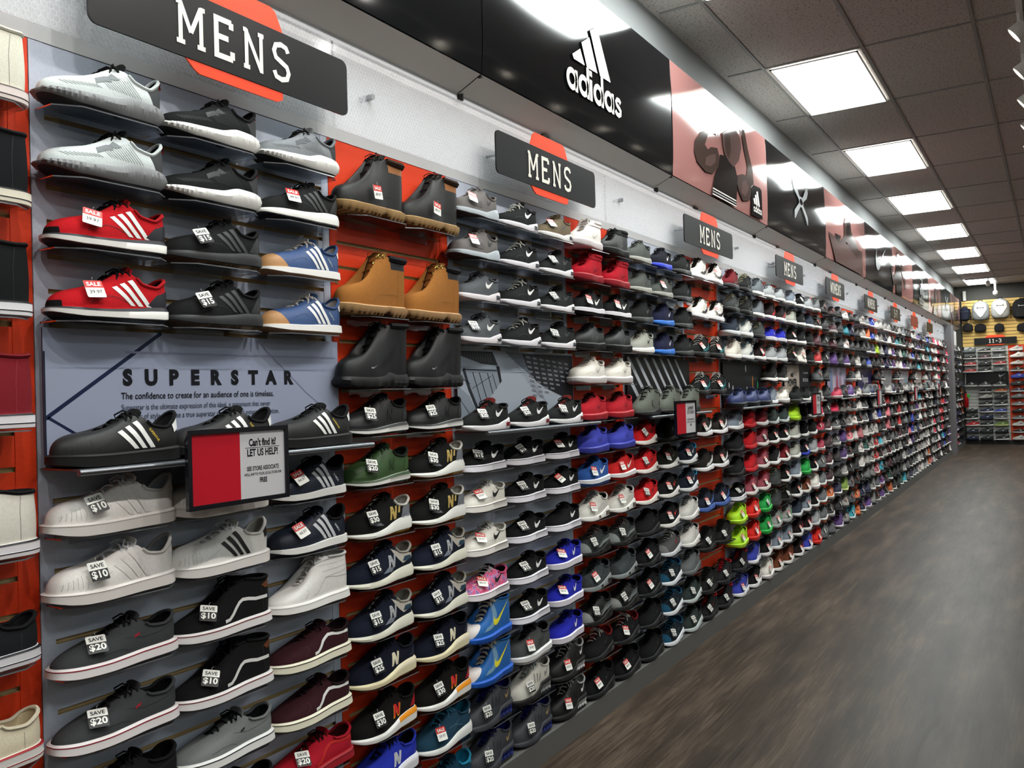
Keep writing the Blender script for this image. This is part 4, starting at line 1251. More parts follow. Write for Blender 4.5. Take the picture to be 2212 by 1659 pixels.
def shoe(style, pos, yaw, label, cat, group, tag=None, tagrot=0.0, fin=None):
    name, pal = STY[style][0], STY[style][1]
    P, tp, tn, onside = geometry(name)
    if style not in _part_mesh:
        mats = palette(pal)
        _part_mesh[style] = {k: mb.mesh(k, mats) for k, (mb, par) in P.items()}
        if T[name].get('text') and pal.get('TX'):
            s, u, z, h = T[name]['text']
            me = text_mesh(s, 1.0, .015, M(pal['TX'], 'card')).copy()
            hk = h
            bad = []
            for v in me.vertices:
                # reading up the side, parallel to the stripes
                a, b_ = v.co.x * hk * 1.0, v.co.y * hk * 1.15
                ang = -.95
                x, z2 = a * math.cos(ang) - b_ * math.sin(ang), a * math.sin(ang) + b_ * math.cos(ang)
                p = onside(.0012)(u + x / T[name]['L'], z + z2)
                if p is None:
                    p = Vector(((u - .5) * .293 + x, -.03, z + z2))
                v.co = p
            me.update()
            _part_mesh[style]['side_lettering'] = me
    kind = 'boot' if cat == 'boot' else 'sneaker'
    r = empty(kind, pos, yaw, label, cat, group)
    made = {}
    for k, me in _part_mesh[style].items():
        if k in P and P[k][1] is None:
            made[k] = obj(k, me, r)
    for k, me in _part_mesh[style].items():
        if k not in made:
            made[k] = obj(k.strip(), me, made[P[k][1] if k in P else 'upper'])
    if tag:
        kd = 'save' if tag[0] == 's' else 'sale'
        t = obj('price_tag', TAGS[kd], r)
        n_ = (tn + Vector((0, -.5, .1))).normalized()
        zax = Vector((math.sin(tagrot) * .8, 0, math.cos(tagrot)))
        yax = -n_
        xax = yax.cross(zax).normalized()
        zax = xax.cross(yax).normalized()
        t.matrix_local = Matrix(((xax.x, yax.x, zax.x, 0), (xax.y, yax.y, zax.y, 0), (xax.z, yax.z, zax.z, 0), (0, 0, 0, 1)))
        t.scale = (1.02, 1.02, 1.02)
        t.location = tp + n_ * .014 - Vector((0, 0, .004))
        def tx(s, size, mat, z, bold, x=0, sx=1.0):
            o = obj('tag_lettering', text_mesh(s, size, bold, mat, 0, 1.0, 'CENTER', sx), t)
            o.location = (x, -.0014, z)
            o.rotation_euler = WALLROT
        if kd == 'save':
            tx('SAVE', .0125, TAG_K, .0115, .0002, sx=1.05)
            tx('$' + tag[1:], .0215, TAG_W, -.0085, .0006, sx=1.05)
        else:
            tx('SALE', .0135, TAG_W, .0115, .0004, sx=1.1)
            tx(tag[1:], .0125, TAG_K, -.008, .0)
    return r

K_, W_, G_, DG, NV = (24, 24, 26), (232, 230, 226), (110, 112, 116), (58, 60, 63), (30, 36, 62)
RED, MAR, BLU = (196, 26, 34), (84, 22, 30), (30, 40, 170)
STY = {
 'alpha_grey': ('alpha', dict(U=(206, 214, 214), S=(120, 122, 124), O=(14, 14, 14), C=(70, 72, 74), T=(40, 42, 44), L=(16, 16, 16), K=(110, 116, 118), E=(210, 50, 44), I=(20, 20, 20)), 'pale grey knit running shoe with grey sole'),
 'alpha_black': ('alpha', dict(U=(26, 28, 30), S=(222, 222, 218), O=(12, 12, 12), C=(60, 60, 62), E=(190, 50, 40), K=(44, 46, 48)), 'black running shoe with ribbed white sole'),
 'alpha_heather': ('alpha', dict(U=(122, 126, 130), S=(230, 230, 226), O=(16, 16, 16), C=(60, 62, 64), K=(84, 88, 92), L=(40, 44, 44), fin='knit'), 'heather grey running shoe with ribbed white sole'),
 'boston': ('boston', dict(U=(178, 20, 28), S=(232, 230, 226), O=(18, 16, 18), C=(18, 16, 18), D=(232, 232, 230), K=(40, 40, 46), L=(14, 14, 14), T=(150, 18, 24), fin='knit'), 'red running shoe with three silver stripes'),
 'flux': ('flux', dict(U=(32, 33, 34), S=(38, 40, 42), O=(92, 70, 44), D=(58, 60, 62), K=(46, 48, 50), fin='knit'), 'black running shoe with three dark stripes'),
 'energy': ('flux', dict(U=(40, 42, 42), S=(232, 232, 228), O=(14, 14, 14), D=(60, 62, 62), K=(50, 52, 52), fin='knit'), 'charcoal running shoe with white midsole'),
 'samoa_blue': ('samoa', dict(U=(56, 80, 124), C=(178, 132, 86), O=(178, 132, 86), S=(234, 232, 228), D=(232, 232, 230), H=(232, 232, 230), L=(196, 190, 180), I=(190, 186, 180), TX=(150, 160, 160), fin='leather'), 'blue leather sneaker with three white stripes'),
 'samoa_navy': ('samoa', dict(U=(32, 42, 62), C=(30, 38, 56), O=(24, 24, 28), S=(234, 234, 230), D=(206, 210, 214), H=(120, 126, 136), L=(20, 26, 40), TX=(200, 206, 210), fin='leather'), 'navy leather sneaker with three silver stripes'),
 'shell_black': ('shell', dict(U=(40, 40, 40), C=(34, 34, 34), O=(20, 20, 20), S=(24, 24, 24), F=(34, 34, 34), D=(236, 236, 234), H=(236, 236, 234), L=(20, 20, 20), TX=(206, 176, 60), K=(22, 22, 22), fin='leather'), 'black shell-toe sneaker with three white stripes'),
 'shell_white': ('shell', dict(U=(232, 228, 224), C=(228, 222, 218), S=(228, 222, 218), F=(200, 196, 192), D=(226, 222, 218), H=(226, 222, 218), L=(214, 216, 220), I=(170, 176, 184), K=(186, 182, 178), fin='leather'), 'all white shell-toe sneaker'),
 'shell_stripe': ('shell', dict(U=(234, 232, 228), C=(234, 230, 226), S=(232, 228, 224), F=(200, 196, 192), D=(26, 28, 28), H=(26, 28, 28), L=(214, 218, 222), I=(186, 184, 176), K=(190, 188, 184), fin='leather'), 'white shell-toe sneaker with three black stripes'),
 'skate_charcoal': ('skate', dict(U=(62, 64, 66), S=(226, 220, 220), F=(140, 36, 52), D=(150, 30, 44), L=(24, 24, 26), K=(40, 42, 44), I=(26, 26, 28)), 'charcoal canvas skate shoe with red foxing line'),
 'skate_grey': ('skate', dict(U=(122, 126, 126), S=(226, 226, 224), F=(40, 42, 46), D=(40, 42, 44), L=(16, 18, 24), I=(40, 42, 46)), 'grey canvas skate shoe with black laces'),
 'skate_black': ('skate', dict(U=(30, 31, 33), S=(60, 60, 62), F=(30, 30, 30), D=(120, 30, 34)), 'black canvas skate shoe'),
 'mid_black': ('midskate', dict(U=(24, 24, 26), S=(226, 222, 222), F=(120, 60, 60), D=(232, 232, 230), H=(104, 58, 32), C=(24, 24, 26)), 'black mid-top skate shoe with white wave stripe'),
 'hi_white': ('hiskate', dict(U=(232, 230, 226), S=(232, 230, 226), F=(214, 212, 208), L=(216, 212, 206), H=(232, 230, 226), K=(176, 174, 172), I=(220, 218, 214), fin='leather'), 'all white high-top skate shoe'),
 'old_maroon': ('oldskate', dict(U=(72, 28, 38), S=(226, 222, 200), F=(70, 60, 50), D=(234, 234, 230), L=(48, 18, 26), I=(40, 16, 22)), 'maroon skate shoe with white wave stripe'),
 'old_red': ('oldskate', dict(U=(176, 22, 42), S=(150, 20, 34), F=(120, 16, 28), D=(200, 44, 40), L=(60, 14, 20), I=(100, 14, 22)), 'all red skate shoe'),
 'canvas_white': ('canvashi', dict(U=(224, 222, 206), S=(226, 214, 210), F=(60, 50, 52), O=(200, 160, 150)), 'cream canvas high-top'),
 'canvas_black': ('canvashi', dict(U=(24, 26, 30), S=(226, 220, 202), F=(24, 24, 26), O=(150, 60, 50)), 'black canvas high-top with cream sole'),
 'canvas_black2': ('canvashi', dict(U=(24, 26, 28), S=(228, 228, 232), F=(20, 20, 24), O=(150, 150, 150)), 'black canvas high-top with white sole'),
 'canvas_maroon': ('canvashi', dict(U=(126, 28, 38), S=(228, 224, 228), F=(24, 20, 24), O=(190, 190, 190)), 'maroon canvas high-top with white sole'),
 'leather_white': ('leatherhi', dict(U=(226, 222, 210), S=(232, 228, 232), F=(28, 28, 30), O=(200, 200, 200), I=(20, 20, 22), P=(24, 24, 26), fin='leather'), 'white leather mid-top with black lines on the sole'),
 'canvas_dark': ('canvaslow', dict(U=(38, 40, 44), S=(226, 224, 230), F=(24, 24, 28)), 'dark canvas low-top with white sole'),
 'canvas_cream': ('canvaslow', dict(U=(226, 216, 190), S=(228, 224, 220), F=(150, 30, 34), I=(200, 184, 150), L=(220, 210, 190)), 'cream canvas low-top with red foxing line'),
 'boot_black': ('boot6', dict(U=(34, 34, 33), S=(168, 136, 92), O=(150, 118, 76), H=(150, 96, 50), P=(60, 40, 26), L=(20, 20, 20), E=(60, 54, 40), K=(20, 20, 20), fin='leather'), 'black leather work boot with tan lug sole'),
 'boot_wheat': ('boot6', dict(U=(150, 98, 46), S=(176, 140, 98), O=(158, 120, 80), H=(30, 30, 36), P=(30, 30, 36), L=(110, 74, 34), T=(128, 78, 32), E=(220, 196, 110), K=(140, 92, 36), fin='suede'), 'wheat nubuck work boot with lug sole'),
 'boot_tall': ('boothi', dict(U=(32, 34, 35), S=(26, 27, 28), O=(18, 18, 18), K=(20, 21, 22), W=(60, 62, 64), D=(150, 150, 150), C=(44, 45, 46), fin='leather'), 'tall black winter boot with air sole'),
 'nb_black': ('nb574', dict(U=(36, 37, 38), S=(232, 232, 228), O=(28, 28, 28), K=(28, 28, 28), D=(22, 22, 22), U2=(44, 45, 46), fin='leather'), 'black runner with white midsole line'),
 'nb_green': ('nb574', dict(U=(52, 78, 42), S=(232, 232, 226), O=(40, 54, 34), K=(46, 70, 38), D=(40, 62, 34), U2=(58, 86, 46), L=(30, 44, 26), I=(30, 40, 28), fin='leather'), 'olive green runner with white midsole'),
 'nb_gold': ('nb999', dict(U=(24, 24, 24), U2=(112, 116, 122), S=(230, 230, 224), O=(196, 146, 40), D=(196, 168, 96), I=(190, 188, 176), P=(196, 194, 184), L=(22, 22, 22)), 'black runner with gold outlined letter, white wedge sole'),
 'nb_navy': ('nb597', dict(U=(30, 38, 60), U2=(130, 138, 150), S=(222, 220, 204), O=(30, 34, 44), D=(170, 172, 176), H=(186, 180, 168), K=(40, 66, 84), I=(150, 146, 136), L=(24, 28, 40), C=(34, 52, 84)), 'navy runner with grey heel saddle and cream sole'),
 'nb_cream': ('nb530', dict(U=(30, 34, 54), S=(228, 218, 180), F=(228, 218, 190), O=(150, 110, 60), D=(232, 226, 196), D2=(30, 34, 54), I=(20, 24, 36), L=(20, 24, 36), fin='suede'), 'navy suede runner with big cream letter'),
 'nb_red': ('nb530', dict(U=(30, 28, 28), S=(236, 236, 232), F=(236, 150, 30), O=(200, 160, 70), D=(206, 36, 40), D2=(176, 22, 34), I=(16, 16, 16), L=(14, 14, 14), fin='suede'), 'black runner with red letter and flame heel'),
 'nb_blue': ('nb530', dict(U=(40, 56, 180), S=(230, 230, 236), F=(230, 230, 236), O=(60, 60, 70), D=(196, 200, 204), D2=(40, 56, 180), I=(18, 20, 30), L=(14, 14, 16)), 'bright blue runner with silver letter'),
 'gel_teal': ('asics', dict(U=(32, 66, 86), S=(228, 230, 226), O=(40, 120, 156), D2=(190, 194, 192), K=(90, 130, 150), L=(60, 130, 160), C=(180, 176, 170), I=(30, 110, 140)), 'teal runner with white wedge sole'),
 'gel_cyan': ('asics', dict(U=(20, 62, 84), S=(60, 66, 74), O=(40, 120, 156), D2=(40, 150, 186), K=(30, 90, 110), I=(40, 140, 176)), 'dark teal runner with cyan collar'),
 'trail': ('trail', dict(U=(112, 108, 106), S=(168, 176, 182), O=(60, 60, 62), K=(52, 52, 54), U2=(96, 94, 94), I=(30, 30, 32)), 'warm grey trail trainer with lugged sole'),
 'air_olive': ('vulcair', dict(U=(112, 100, 80), S=(232, 232, 230), D=(64, 60, 52), I=(60, 54, 44)), 'olive brown check trainer with white air sole'),
 'vair_black': ('vulcair', dict(U=(30, 32, 33), S=(226, 224, 230), D=(236, 236, 236), L=(206, 206, 198), fin='fabric'), 'black check trainer with white laces'),
 'vair_grey': ('vulcair', dict(U=(84, 88, 92), S=(228, 222, 226), D=(232, 232, 230), L=(50, 50, 52)), 'grey check trainer with white air sole'),
 'vair_dark': ('vulcair', dict(U=(42, 45, 46), S=(230, 228, 232), D=(42, 45, 46), L=(20, 20, 20)), 'all dark trainer with white air sole'),
 'vair_red': ('vulcair', dict(U=(34, 37, 36), S=(224, 222, 224), D=(236, 236, 236), T=(120, 40, 36), W=(120, 40, 44), L=(16, 16, 16)), 'black check trainer with red tongue label'),
 'vulc_black': ('vulc', dict(U=(24, 25, 27), S=(230, 228, 236), F=(26, 26, 30), D=(236, 236, 236), L=(14, 14, 14)), 'black low skate trainer with white check'),
 'vulc_white': ('vulc', dict(U=(228, 226, 216), S=(226, 222, 216), F=(26, 26, 28), D=(26, 28, 28), L=(176, 178, 178), O=(160, 130, 100), I=(214, 212, 204), fin='leather'), 'white low skate trainer with black check'),
 'vulc_floral': ('vulc', dict(U=(214, 84, 130), S=(228, 222, 226), F=(30, 30, 34), D=(24, 24, 26), L=(190, 190, 190), T=(30, 30, 34), I=(24, 24, 26)), 'pink floral low skate trainer with black check'),
 'vulc_grey': ('lunarforce', dict(U=(72, 74, 74), S=(226, 226, 226), O=(226, 226, 226), D=(50, 52, 52), L=(16, 16, 16), F=(200, 200, 200), fin='suede'), 'dark grey suede low trainer with white sole'),
 'cup_blue': ('cupcheck', dict(U=(34, 40, 168), S=(228, 224, 234), F=(228, 224, 234), D=(236, 236, 240), L=(20, 24, 90), I=(20, 26, 80)), 'royal blue skate trainer with slim white check'),
 'dunk_blue': ('dunkhi', dict(U=(36, 100, 170), U2=(110, 150, 176), H=(48, 112, 160), C=(232, 226, 224), S=(30, 92, 190), O=(30, 92, 190), F=(30, 92, 190), D=(232, 222, 50), L=(216, 208, 190), T=(30, 60, 110), I=(30, 40, 60), K=(24, 70, 120), fin='leather'), 'blue high-top with yellow check and cream laces'),
 'spring_navy': ('spring', dict(U=(62, 64, 70), S=(58, 60, 66), O=(40, 42, 48), F=(30, 44, 120), K=(44, 46, 52), D=(150, 130, 90), I=(26, 36, 120), L=(30, 36, 90), T=(24, 34, 110), fin='leather'), 'dark grey spring-heel trainer with navy lining'),
 'spring_white': ('spring', dict(U=(212, 210, 200), S=(24, 24, 24), O=(24, 24, 24), F=(150, 152, 154), K=(150, 150, 146), D=(140, 142, 140), I=(180, 178, 166), L=(150, 160, 164), fin='leather'), 'white and black spring-heel trainer'),
 'spring_black': ('spring', dict(U=(32, 33, 34), S=(34, 34, 35), O=(24, 24, 24), F=(206, 208, 208), K=(18, 18, 18), D=(232, 232, 230), I=(150, 152, 150), L=(176, 178, 172), fin='leather'), 'black spring-heel trainer with silver columns'),
 'fhi_white': ('forcehi', dict(U=(236, 230, 224), S=(232, 224, 226), P=(226, 220, 216), I=(220, 214, 208), K=(186, 180, 174), fin='leather'), 'white strapped basketball high-top'),
 'fhi_black': ('forcehi', dict(U=(44, 47, 46), S=(40, 42, 42), P=(36, 38, 38), K=(20, 20, 20), fin='leather'), 'black strapped basketball high-top'),
 'fhi_red': ('forcehi', dict(U=(166, 20, 36), S=(160, 36, 48), P=(150, 18, 32), K=(110, 12, 22), I=(90, 10, 18), fin='suede'), 'red strapped basketball high-top'),
 'force_black': ('force', dict(U=(42, 45, 46), S=(30, 31, 31), K=(18, 18, 19), U2=(54, 58, 58), fin='leather'), 'black leather low basketball shoe'),
 'force_white': ('force', dict(U=(230, 226, 216), S=(230, 224, 224), K=(180, 176, 168), I=(210, 206, 198), L=(206, 200, 190), O=(200, 190, 186), fin='leather'), 'white leather low basketball shoe'),
 'force_red': ('force', dict(U=(176, 32, 44), S=(176, 36, 46), O=(20, 20, 22), K=(120, 18, 28), L=(50, 10, 14), I=(30, 8, 10), fin='suede'), 'red low basketball shoe with black outsole'),
 'force_blue': ('force', dict(U=(66, 72, 176), S=(62, 68, 170), O=(16, 16, 20), K=(40, 44, 120), L=(24, 26, 60), I=(16, 16, 30), fin='suede'), 'periwinkle blue low basketball shoe'),
 'force_navy': ('force', dict(U=(42, 54, 100), S=(34, 38, 44), K=(26, 34, 70), L=(20, 24, 40), C=(50, 62, 108), fin='leather'), 'navy leather basketball shoe with black sole'),
 'lunar_bw': ('lunarforce', dict(U=(28, 30, 31), S=(232, 230, 236), O=(22, 22, 22), D=(236, 234, 230)), 'black low basketball shoe with big white check'),
 'lunar_blue': ('lunarforce', dict(U=(44, 86, 156), S=(226, 230, 236), O=(40, 80, 150), D=(234, 236, 240), L=(26, 50, 96), I=(24, 44, 84)), 'blue low basketball shoe with white check'),
 'lunar_red': ('lunarforce', dict(U=(196, 34, 34), S=(232, 230, 232), O=(180, 30, 30), D=(236, 232, 228), L=(120, 20, 22), I=(110, 18, 20)), 'red low basketball shoe with white check'),
 'm95_white': ('air95', dict(U=(226, 224, 216), U2=(214, 212, 204), K=(204, 202, 196), S=(230, 228, 224), L=(150, 150, 146), W=(110, 100, 92), fin='leather'), 'white air trainer with layered side panels'),
 'm95_dark': ('air95', dict(U=(50, 54, 54), U2=(134, 140, 138), K=(64, 70, 70), S=(20, 21, 22), C=(134, 140, 138), L=(110, 90, 84), W=(20, 20, 20), fin='suede'), 'charcoal air trainer with grey mudguard'),
 'm95_grey': ('air95', dict(U=(66, 72, 74), U2=(76, 82, 84), K=(60, 66, 68), S=(128, 134, 134), C=(56, 60, 60), W=(20, 22, 24), L=(50, 54, 58), fin='suede'), 'slate grey air trainer with grey bubble sole'),
 'm95_black': ('air95', dict(U=(26, 28, 26), U2=(128, 134, 136), K=(90, 96, 98), S=(24, 24, 25), C=(138, 140, 138), W=(16, 16, 16), L=(40, 44, 46), fin='leather'), 'black air trainer with wavy grey panel'),
 'air_blackred': ('air', dict(U=(28, 28, 31), S=(26, 27, 30), C=(24, 24, 26), D=(34, 34, 38), L=(200, 198, 194), T=(120, 24, 26), I=(110, 20, 22)), 'black air trainer with white lace tips, red tongue'),
 'air_black': ('air', dict(U=(24, 25, 28), S=(26, 27, 30), D=(30, 32, 36), W=(34, 34, 38), L=(16, 16, 18)), 'all black air trainer'),
 'air_red': ('air', dict(U=(204, 28, 34), S=(230, 226, 218), C=(196, 26, 32), D=(80, 16, 20), L=(120, 16, 20), O=(160, 24, 28), W=(90, 90, 90)), 'red air trainer with dark check, white sole'),
 'air_olive2': ('air', dict(U=(52, 50, 38), S=(226, 226, 222), C=(44, 44, 34), D=(70, 72, 60), T=(130, 30, 28), L=(30, 30, 24)), 'dark olive air trainer with white sole'),
 'air_navy': ('air', dict(U=(32, 46, 66), U2=(60, 130, 160), S=(222, 224, 226), C=(28, 38, 54), D=(206, 212, 216), I=(40, 120, 156), L=(20, 30, 44)), 'navy air trainer with white check and teal lining'),
 'air_teal': ('air', dict(U=(32, 48, 60), S=(220, 224, 228), C=(28, 78, 104), D=(40, 52, 64), L=(40, 110, 150), I=(30, 80, 110)), 'dark teal air trainer with blue laces'),
 'air_green': ('air', dict(U=(50, 60, 58), S=(186, 196, 196), C=(46, 56, 54), D=(30, 38, 36), L=(24, 30, 28)), 'dark green grey air trainer with pale sole'),
 'air_white': ('air', dict(U=(214, 212, 206), S=(222, 220, 216), D=(206, 204, 200), L=(120, 122, 124), C=(214, 212, 206), fin='leather', K=(180, 178, 174)), 'white leather air trainer with grey laces'),
 'air_grey': ('air', dict(U=(104, 108, 108), S=(100, 104, 104), D=(90, 94, 94), C=(104, 108, 108), L=(50, 54, 54), fin='suede'), 'all grey suede air trainer'),
 'air_ired': ('air', dict(U=(26, 26, 28), S=(232, 230, 226), C=(24, 24, 26), D=(226, 62, 48), D2=(226, 62, 48), L=(20, 20, 20)), 'black air trainer with orange red heel flash'),
 'air_greyw': ('air', dict(U=(84, 84, 84), S=(206, 210, 214), C=(120, 122, 122), D=(176, 40, 44), L=(226, 226, 222)), 'grey air trainer with white laces'),
 'fly_camo': ('fly', dict(U=(78, 82, 78), S=(150, 150, 142), D=(40, 42, 42), K=(120, 122, 112), fin='knit', C=(60, 62, 60)), 'grey black running shoe with speckled sole'),
 'fly_blue': ('fly', dict(U=(28, 30, 44), S=(40, 60, 190), D=(220, 222, 226), fin='knit'), 'dark running shoe with blue sole'),
 'fly_black': ('fly', dict(U=(32, 34, 34), S=(50, 52, 52), D=(44, 46, 46), fin='knit'), 'black knit running shoe'),
 'fly_bw': ('fly', dict(U=(26, 27, 28), S=(232, 232, 230), D=(232, 232, 230), fin='knit'), 'black running shoe with white sole'),
 'fly_grey': ('fly', dict(U=(160, 162, 152), S=(228, 228, 224), D=(40, 42, 40), L=(60, 60, 56), fin='knit'), 'light grey knit running shoe with black check'),
 'fly_navy': ('fly', dict(U=(30, 34, 70), S=(40, 110, 200), D=(190, 196, 206), L=(24, 28, 60), fin='knit'), 'navy running shoe with bright blue sole'),
 'fly_wolf': ('fly', dict(U=(150, 154, 156), S=(200, 202, 202), D=(230, 232, 232), L=(80, 84, 86), fin='knit'), 'mid grey running shoe'),
 'presto': ('presto', dict(U=(92, 96, 88), S=(28, 29, 29), K=(34, 36, 34), L=(24, 24, 24), I=(20, 20, 20), fin='knit'), 'speckled grey high-collar running shoe'),
 'bark': ('court', dict(U=(226, 222, 216), S=(222, 222, 226), D=(34, 34, 32), T=(40, 36, 24), K=(40, 40, 40), L=(40, 38, 34), H=(200, 190, 150), fin='leather'), 'white and black basketball trainer'),
 'bron': ('court', dict(U=(24, 25, 25), S=(24, 25, 25), D=(30, 120, 126), L=(220, 220, 214), K=(120, 40, 40)), 'black basketball shoe with teal flash'),
 'oreo': ('courtlow', dict(U=(34, 26, 22), S=(226, 226, 228), O=(120, 40, 26), D=(234, 234, 234), L=(20, 18, 16)), 'black brown basketball shoe with white wing'),
 'shadow': ('courtlow', dict(U=(32, 40, 60), S=(70, 100, 170), D=(74, 104, 176), L=(30, 34, 40)), 'navy basketball shoe with blue side'),
 'spike': ('court', dict(U=(28, 29, 28), S=(26, 26, 26), D=(30, 31, 30), K=(214, 214, 208)), 'black basketball shoe with white side slashes'),
 'bred': ('court', dict(U=(36, 36, 40), S=(30, 30, 34), D=(40, 40, 44), T=(170, 24, 30), I=(160, 24, 28), K=(170, 30, 30)), 'black basketball shoe with red collar'),
 'c_maroon': ('court', dict(U=(116, 28, 36), S=(60, 60, 62), D=(70, 20, 24)), 'maroon basketball high-top'),
 'c_black': ('court', dict(U=(26, 27, 26), S=(28, 28, 28), D=(32, 34, 32), L=(190, 186, 160)), 'black basketball high-top'),
 'c_grey': ('court', dict(U=(104, 110, 114), S=(226, 226, 224), D=(90, 96, 100), L=(60, 64, 66)), 'grey basketball high-top with white sole'),
 'c_dark': ('courtlow', dict(U=(58, 62, 62), S=(44, 46, 46), D=(70, 74, 74), L=(170, 170, 150)), 'dark grey basketball shoe'),
 'c_navy': ('courtlow', dict(U=(40, 48, 62), S=(206, 210, 212), D=(60, 70, 84)), 'navy basketball shoe with pale sole'),
 'c_white': ('court', dict(U=(224, 218, 206), S=(228, 224, 218), D=(206, 200, 190), K=(170, 164, 156), L=(200, 196, 190)), 'cream white basketball shoe'),
 'c_whiteblue': ('courtlow', dict(U=(200, 202, 196), S=(226, 226, 226), D=(40, 60, 80), T=(40, 120, 150), C=(190, 190, 180)), 'white and blue basketball shoe'),
 'c_redblack': ('courtlow', dict(U=(40, 22, 24), S=(226, 224, 224), D=(196, 26, 34), C=(190, 26, 34)), 'black and red basketball shoe'),
 'c_greywhite': ('courtlow', dict(U=(120, 130, 142), S=(228, 228, 228), D=(226, 226, 226), C=(226, 226, 226)), 'white and grey basketball shoe'),
 'c_red': ('courtlow', dict(U=(186, 22, 32), S=(196, 26, 36), D=(150, 16, 24), L=(110, 12, 20)), 'all red basketball shoe'),
 'c_marw': ('courtlow', dict(U=(110, 28, 36), S=(228, 226, 224), D=(90, 20, 28)), 'maroon basketball shoe with white sole'),
 'c_pink': ('courtlow', dict(U=(150, 74, 86), S=(222, 216, 212), D=(60, 20, 30), L=(190, 40, 50)), 'dusty pink basketball shoe'),
 'c_neon': ('force', dict(U=(178, 230, 40), S=(190, 236, 60), K=(120, 170, 20), L=(140, 190, 30), I=(90, 120, 20), fin='leather'), 'neon yellow low basketball shoe'),
 'c_crimson': ('force', dict(U=(214, 44, 36), S=(226, 54, 44), D=(236, 236, 236), K=(150, 24, 20), U2=(236, 236, 236), fin='suede'), 'bright red low basketball shoe'),
 'c_green': ('force', dict(U=(44, 156, 74), S=(50, 186, 80), K=(24, 100, 50), L=(30, 120, 56), U2=(200, 230, 200), fin='suede'), 'bright green low basketball shoe'),
 'c_wolf': ('c', {}, ''),
 'c_blue': ('courtlow', dict(U=(60, 70, 170), S=(228, 228, 232), D=(190, 196, 210), C=(150, 160, 176), L=(120, 130, 150)), 'blue and grey basketball shoe'),
 'c_blackw': ('courtlow', dict(U=(26, 27, 27), S=(230, 230, 230), D=(230, 230, 230)), 'black basketball shoe with white sole'),
 'c_brown': ('courtlow', dict(U=(104, 58, 36), S=(226, 224, 218), D=(150, 76, 36), K=(60, 40, 34)), 'orange brown basketball shoe'),
 'c_greengrey': ('courtlow', dict(U=(150, 152, 148), S=(160, 164, 162), D=(80, 190, 110), L=(60, 62, 62)), 'grey basketball shoe with green lining'),
 'c_diamond': ('court', dict(U=(30, 31, 29), S=(228, 226, 222), D=(110, 112, 100), O=(28, 28, 28)), 'black patterned high-top with white midsole'),
}
STY.pop('c_wolf')

# the pink floral print is a pattern on its own fabric
def floral():
    m, nt, b = node_mat('pink_floral_print')
    tc = nt.nodes.new('ShaderNodeTexCoord')
    n = nt.nodes.new('ShaderNodeTexNoise')
    n.inputs['Scale'].default_value = 55
    n.inputs['Detail'].default_value = 3
    nt.links.new(tc.outputs['Object'], n.inputs['Vector'])
    nt.links.new(ramp(nt, n.outputs['Fac'], [(.30, lin((60, 70, 140))), (.42, lin((200, 150, 200))), (.5, lin((226, 60, 110))), (.58, lin((230, 120, 160))), (.68, lin((240, 200, 215)))]), b.inputs['Base Color'])
    b.inputs['Roughness'].default_value = .7
    return m
_mats[((214, 84, 130), 'fabric')] = floral()

ROW = {0: 2.135, 1: 1.98, 2: 1.825, 3: 1.667, 4: 1.512, 5: 1.345, 6: 1.196, 7: 1.05, 8: .892, 9: .732, 10: .577, 11: .422, 12: .262, 13: .1}
WR = {0: 2.135, 1: 1.897, 2: 1.667, 3: 1.438, 4: 1.187, 5: .977, 6: .738, 7: .500, 8: .250, 9: .1}
SHOES = []   # (bay index, column, row index or z, style, tag)
def put(bay, col, rows, txt):
    """txt: style[:tag] separated by blanks, '-' leaves a gap; rows: list of z"""
    for z, t in zip(rows, txt.split()):
        if t == '-': continue
        s, _, g = t.partition(':')
        SHOES.append((bay, col, z, s, g or None))
R14 = [ROW[k] for k in range(14) if k != 4]
P = put
P(0, 1, [2.105, 1.895, 1.665, 1.435, 1.175, .955, .755, .5, .27], 'canvas_white canvas_black canvas_black2 canvas_maroon leather_white canvas_dark canvas_cream')
P(1, 0, R14, 'alpha_grey alpha_grey boston:r39.97 boston:r39.97 shell_black shell_white:s10 shell_white:s10 skate_charcoal:s20 skate_charcoal:s20 skate_black:s20 skate_black skate_black -')
P(1, 1, R14, 'alpha_black alpha_black flux:s15 flux:s15 shell_black shell_white shell_stripe mid_black:s10 mid_black:s10 skate_grey skate_black skate_black skate_black')
P(1, 2, R14, 'alpha_heather energy:r49.97 samoa_blue samoa_blue shell_black samoa_navy:r44.97 samoa_navy:r44.97 hi_white old_maroon old_maroon old_red:s20 old_red -')
RO1 = [2.045, 1.733, 1.508, 1.362, 1.203, 1.045, .893, .735, .590, .428, .278, .1]
P(2, 0, RO1, 'boot_black:r89.97 boot_wheat boot_tall nb_black:s25 nb_green:s20 nb_gold:s30 nb_navy:s15 nb_navy:s15 nb_cream:s25 nb_red:s30 nb_blue nb_blue')
P(2, 1, RO1, 'boot_black:r89.97 boot_wheat boot_tall nb_black:s25 nb_gold:s30 nb_gold:s30 nb_navy:s15 nb_navy:s15 nb_cream:s25 nb_red:s30 gel_teal:r59.97 gel_cyan')
P(3, 0, R14, 'trail:r54.97 trail:r54.97 vair_grey vair_grey:s10 vair_red:s20 vulc_black:s15 vulc_white:r54.97 vulc_white:r54.97 vulc_floral:r44.97 dunk_blue dunk_blue spring_navy:s20 spring_navy:s20')
P(3, 1, R14, 'vair_black vair_black vair_black vair_black vair_red:s20 vulc_black:s15 vulc_black:s15 vulc_black:s15 vulc_black:s15 vulc_black:s15 vulc_grey:r59.97 spring_white:s20 spring_navy:s20')
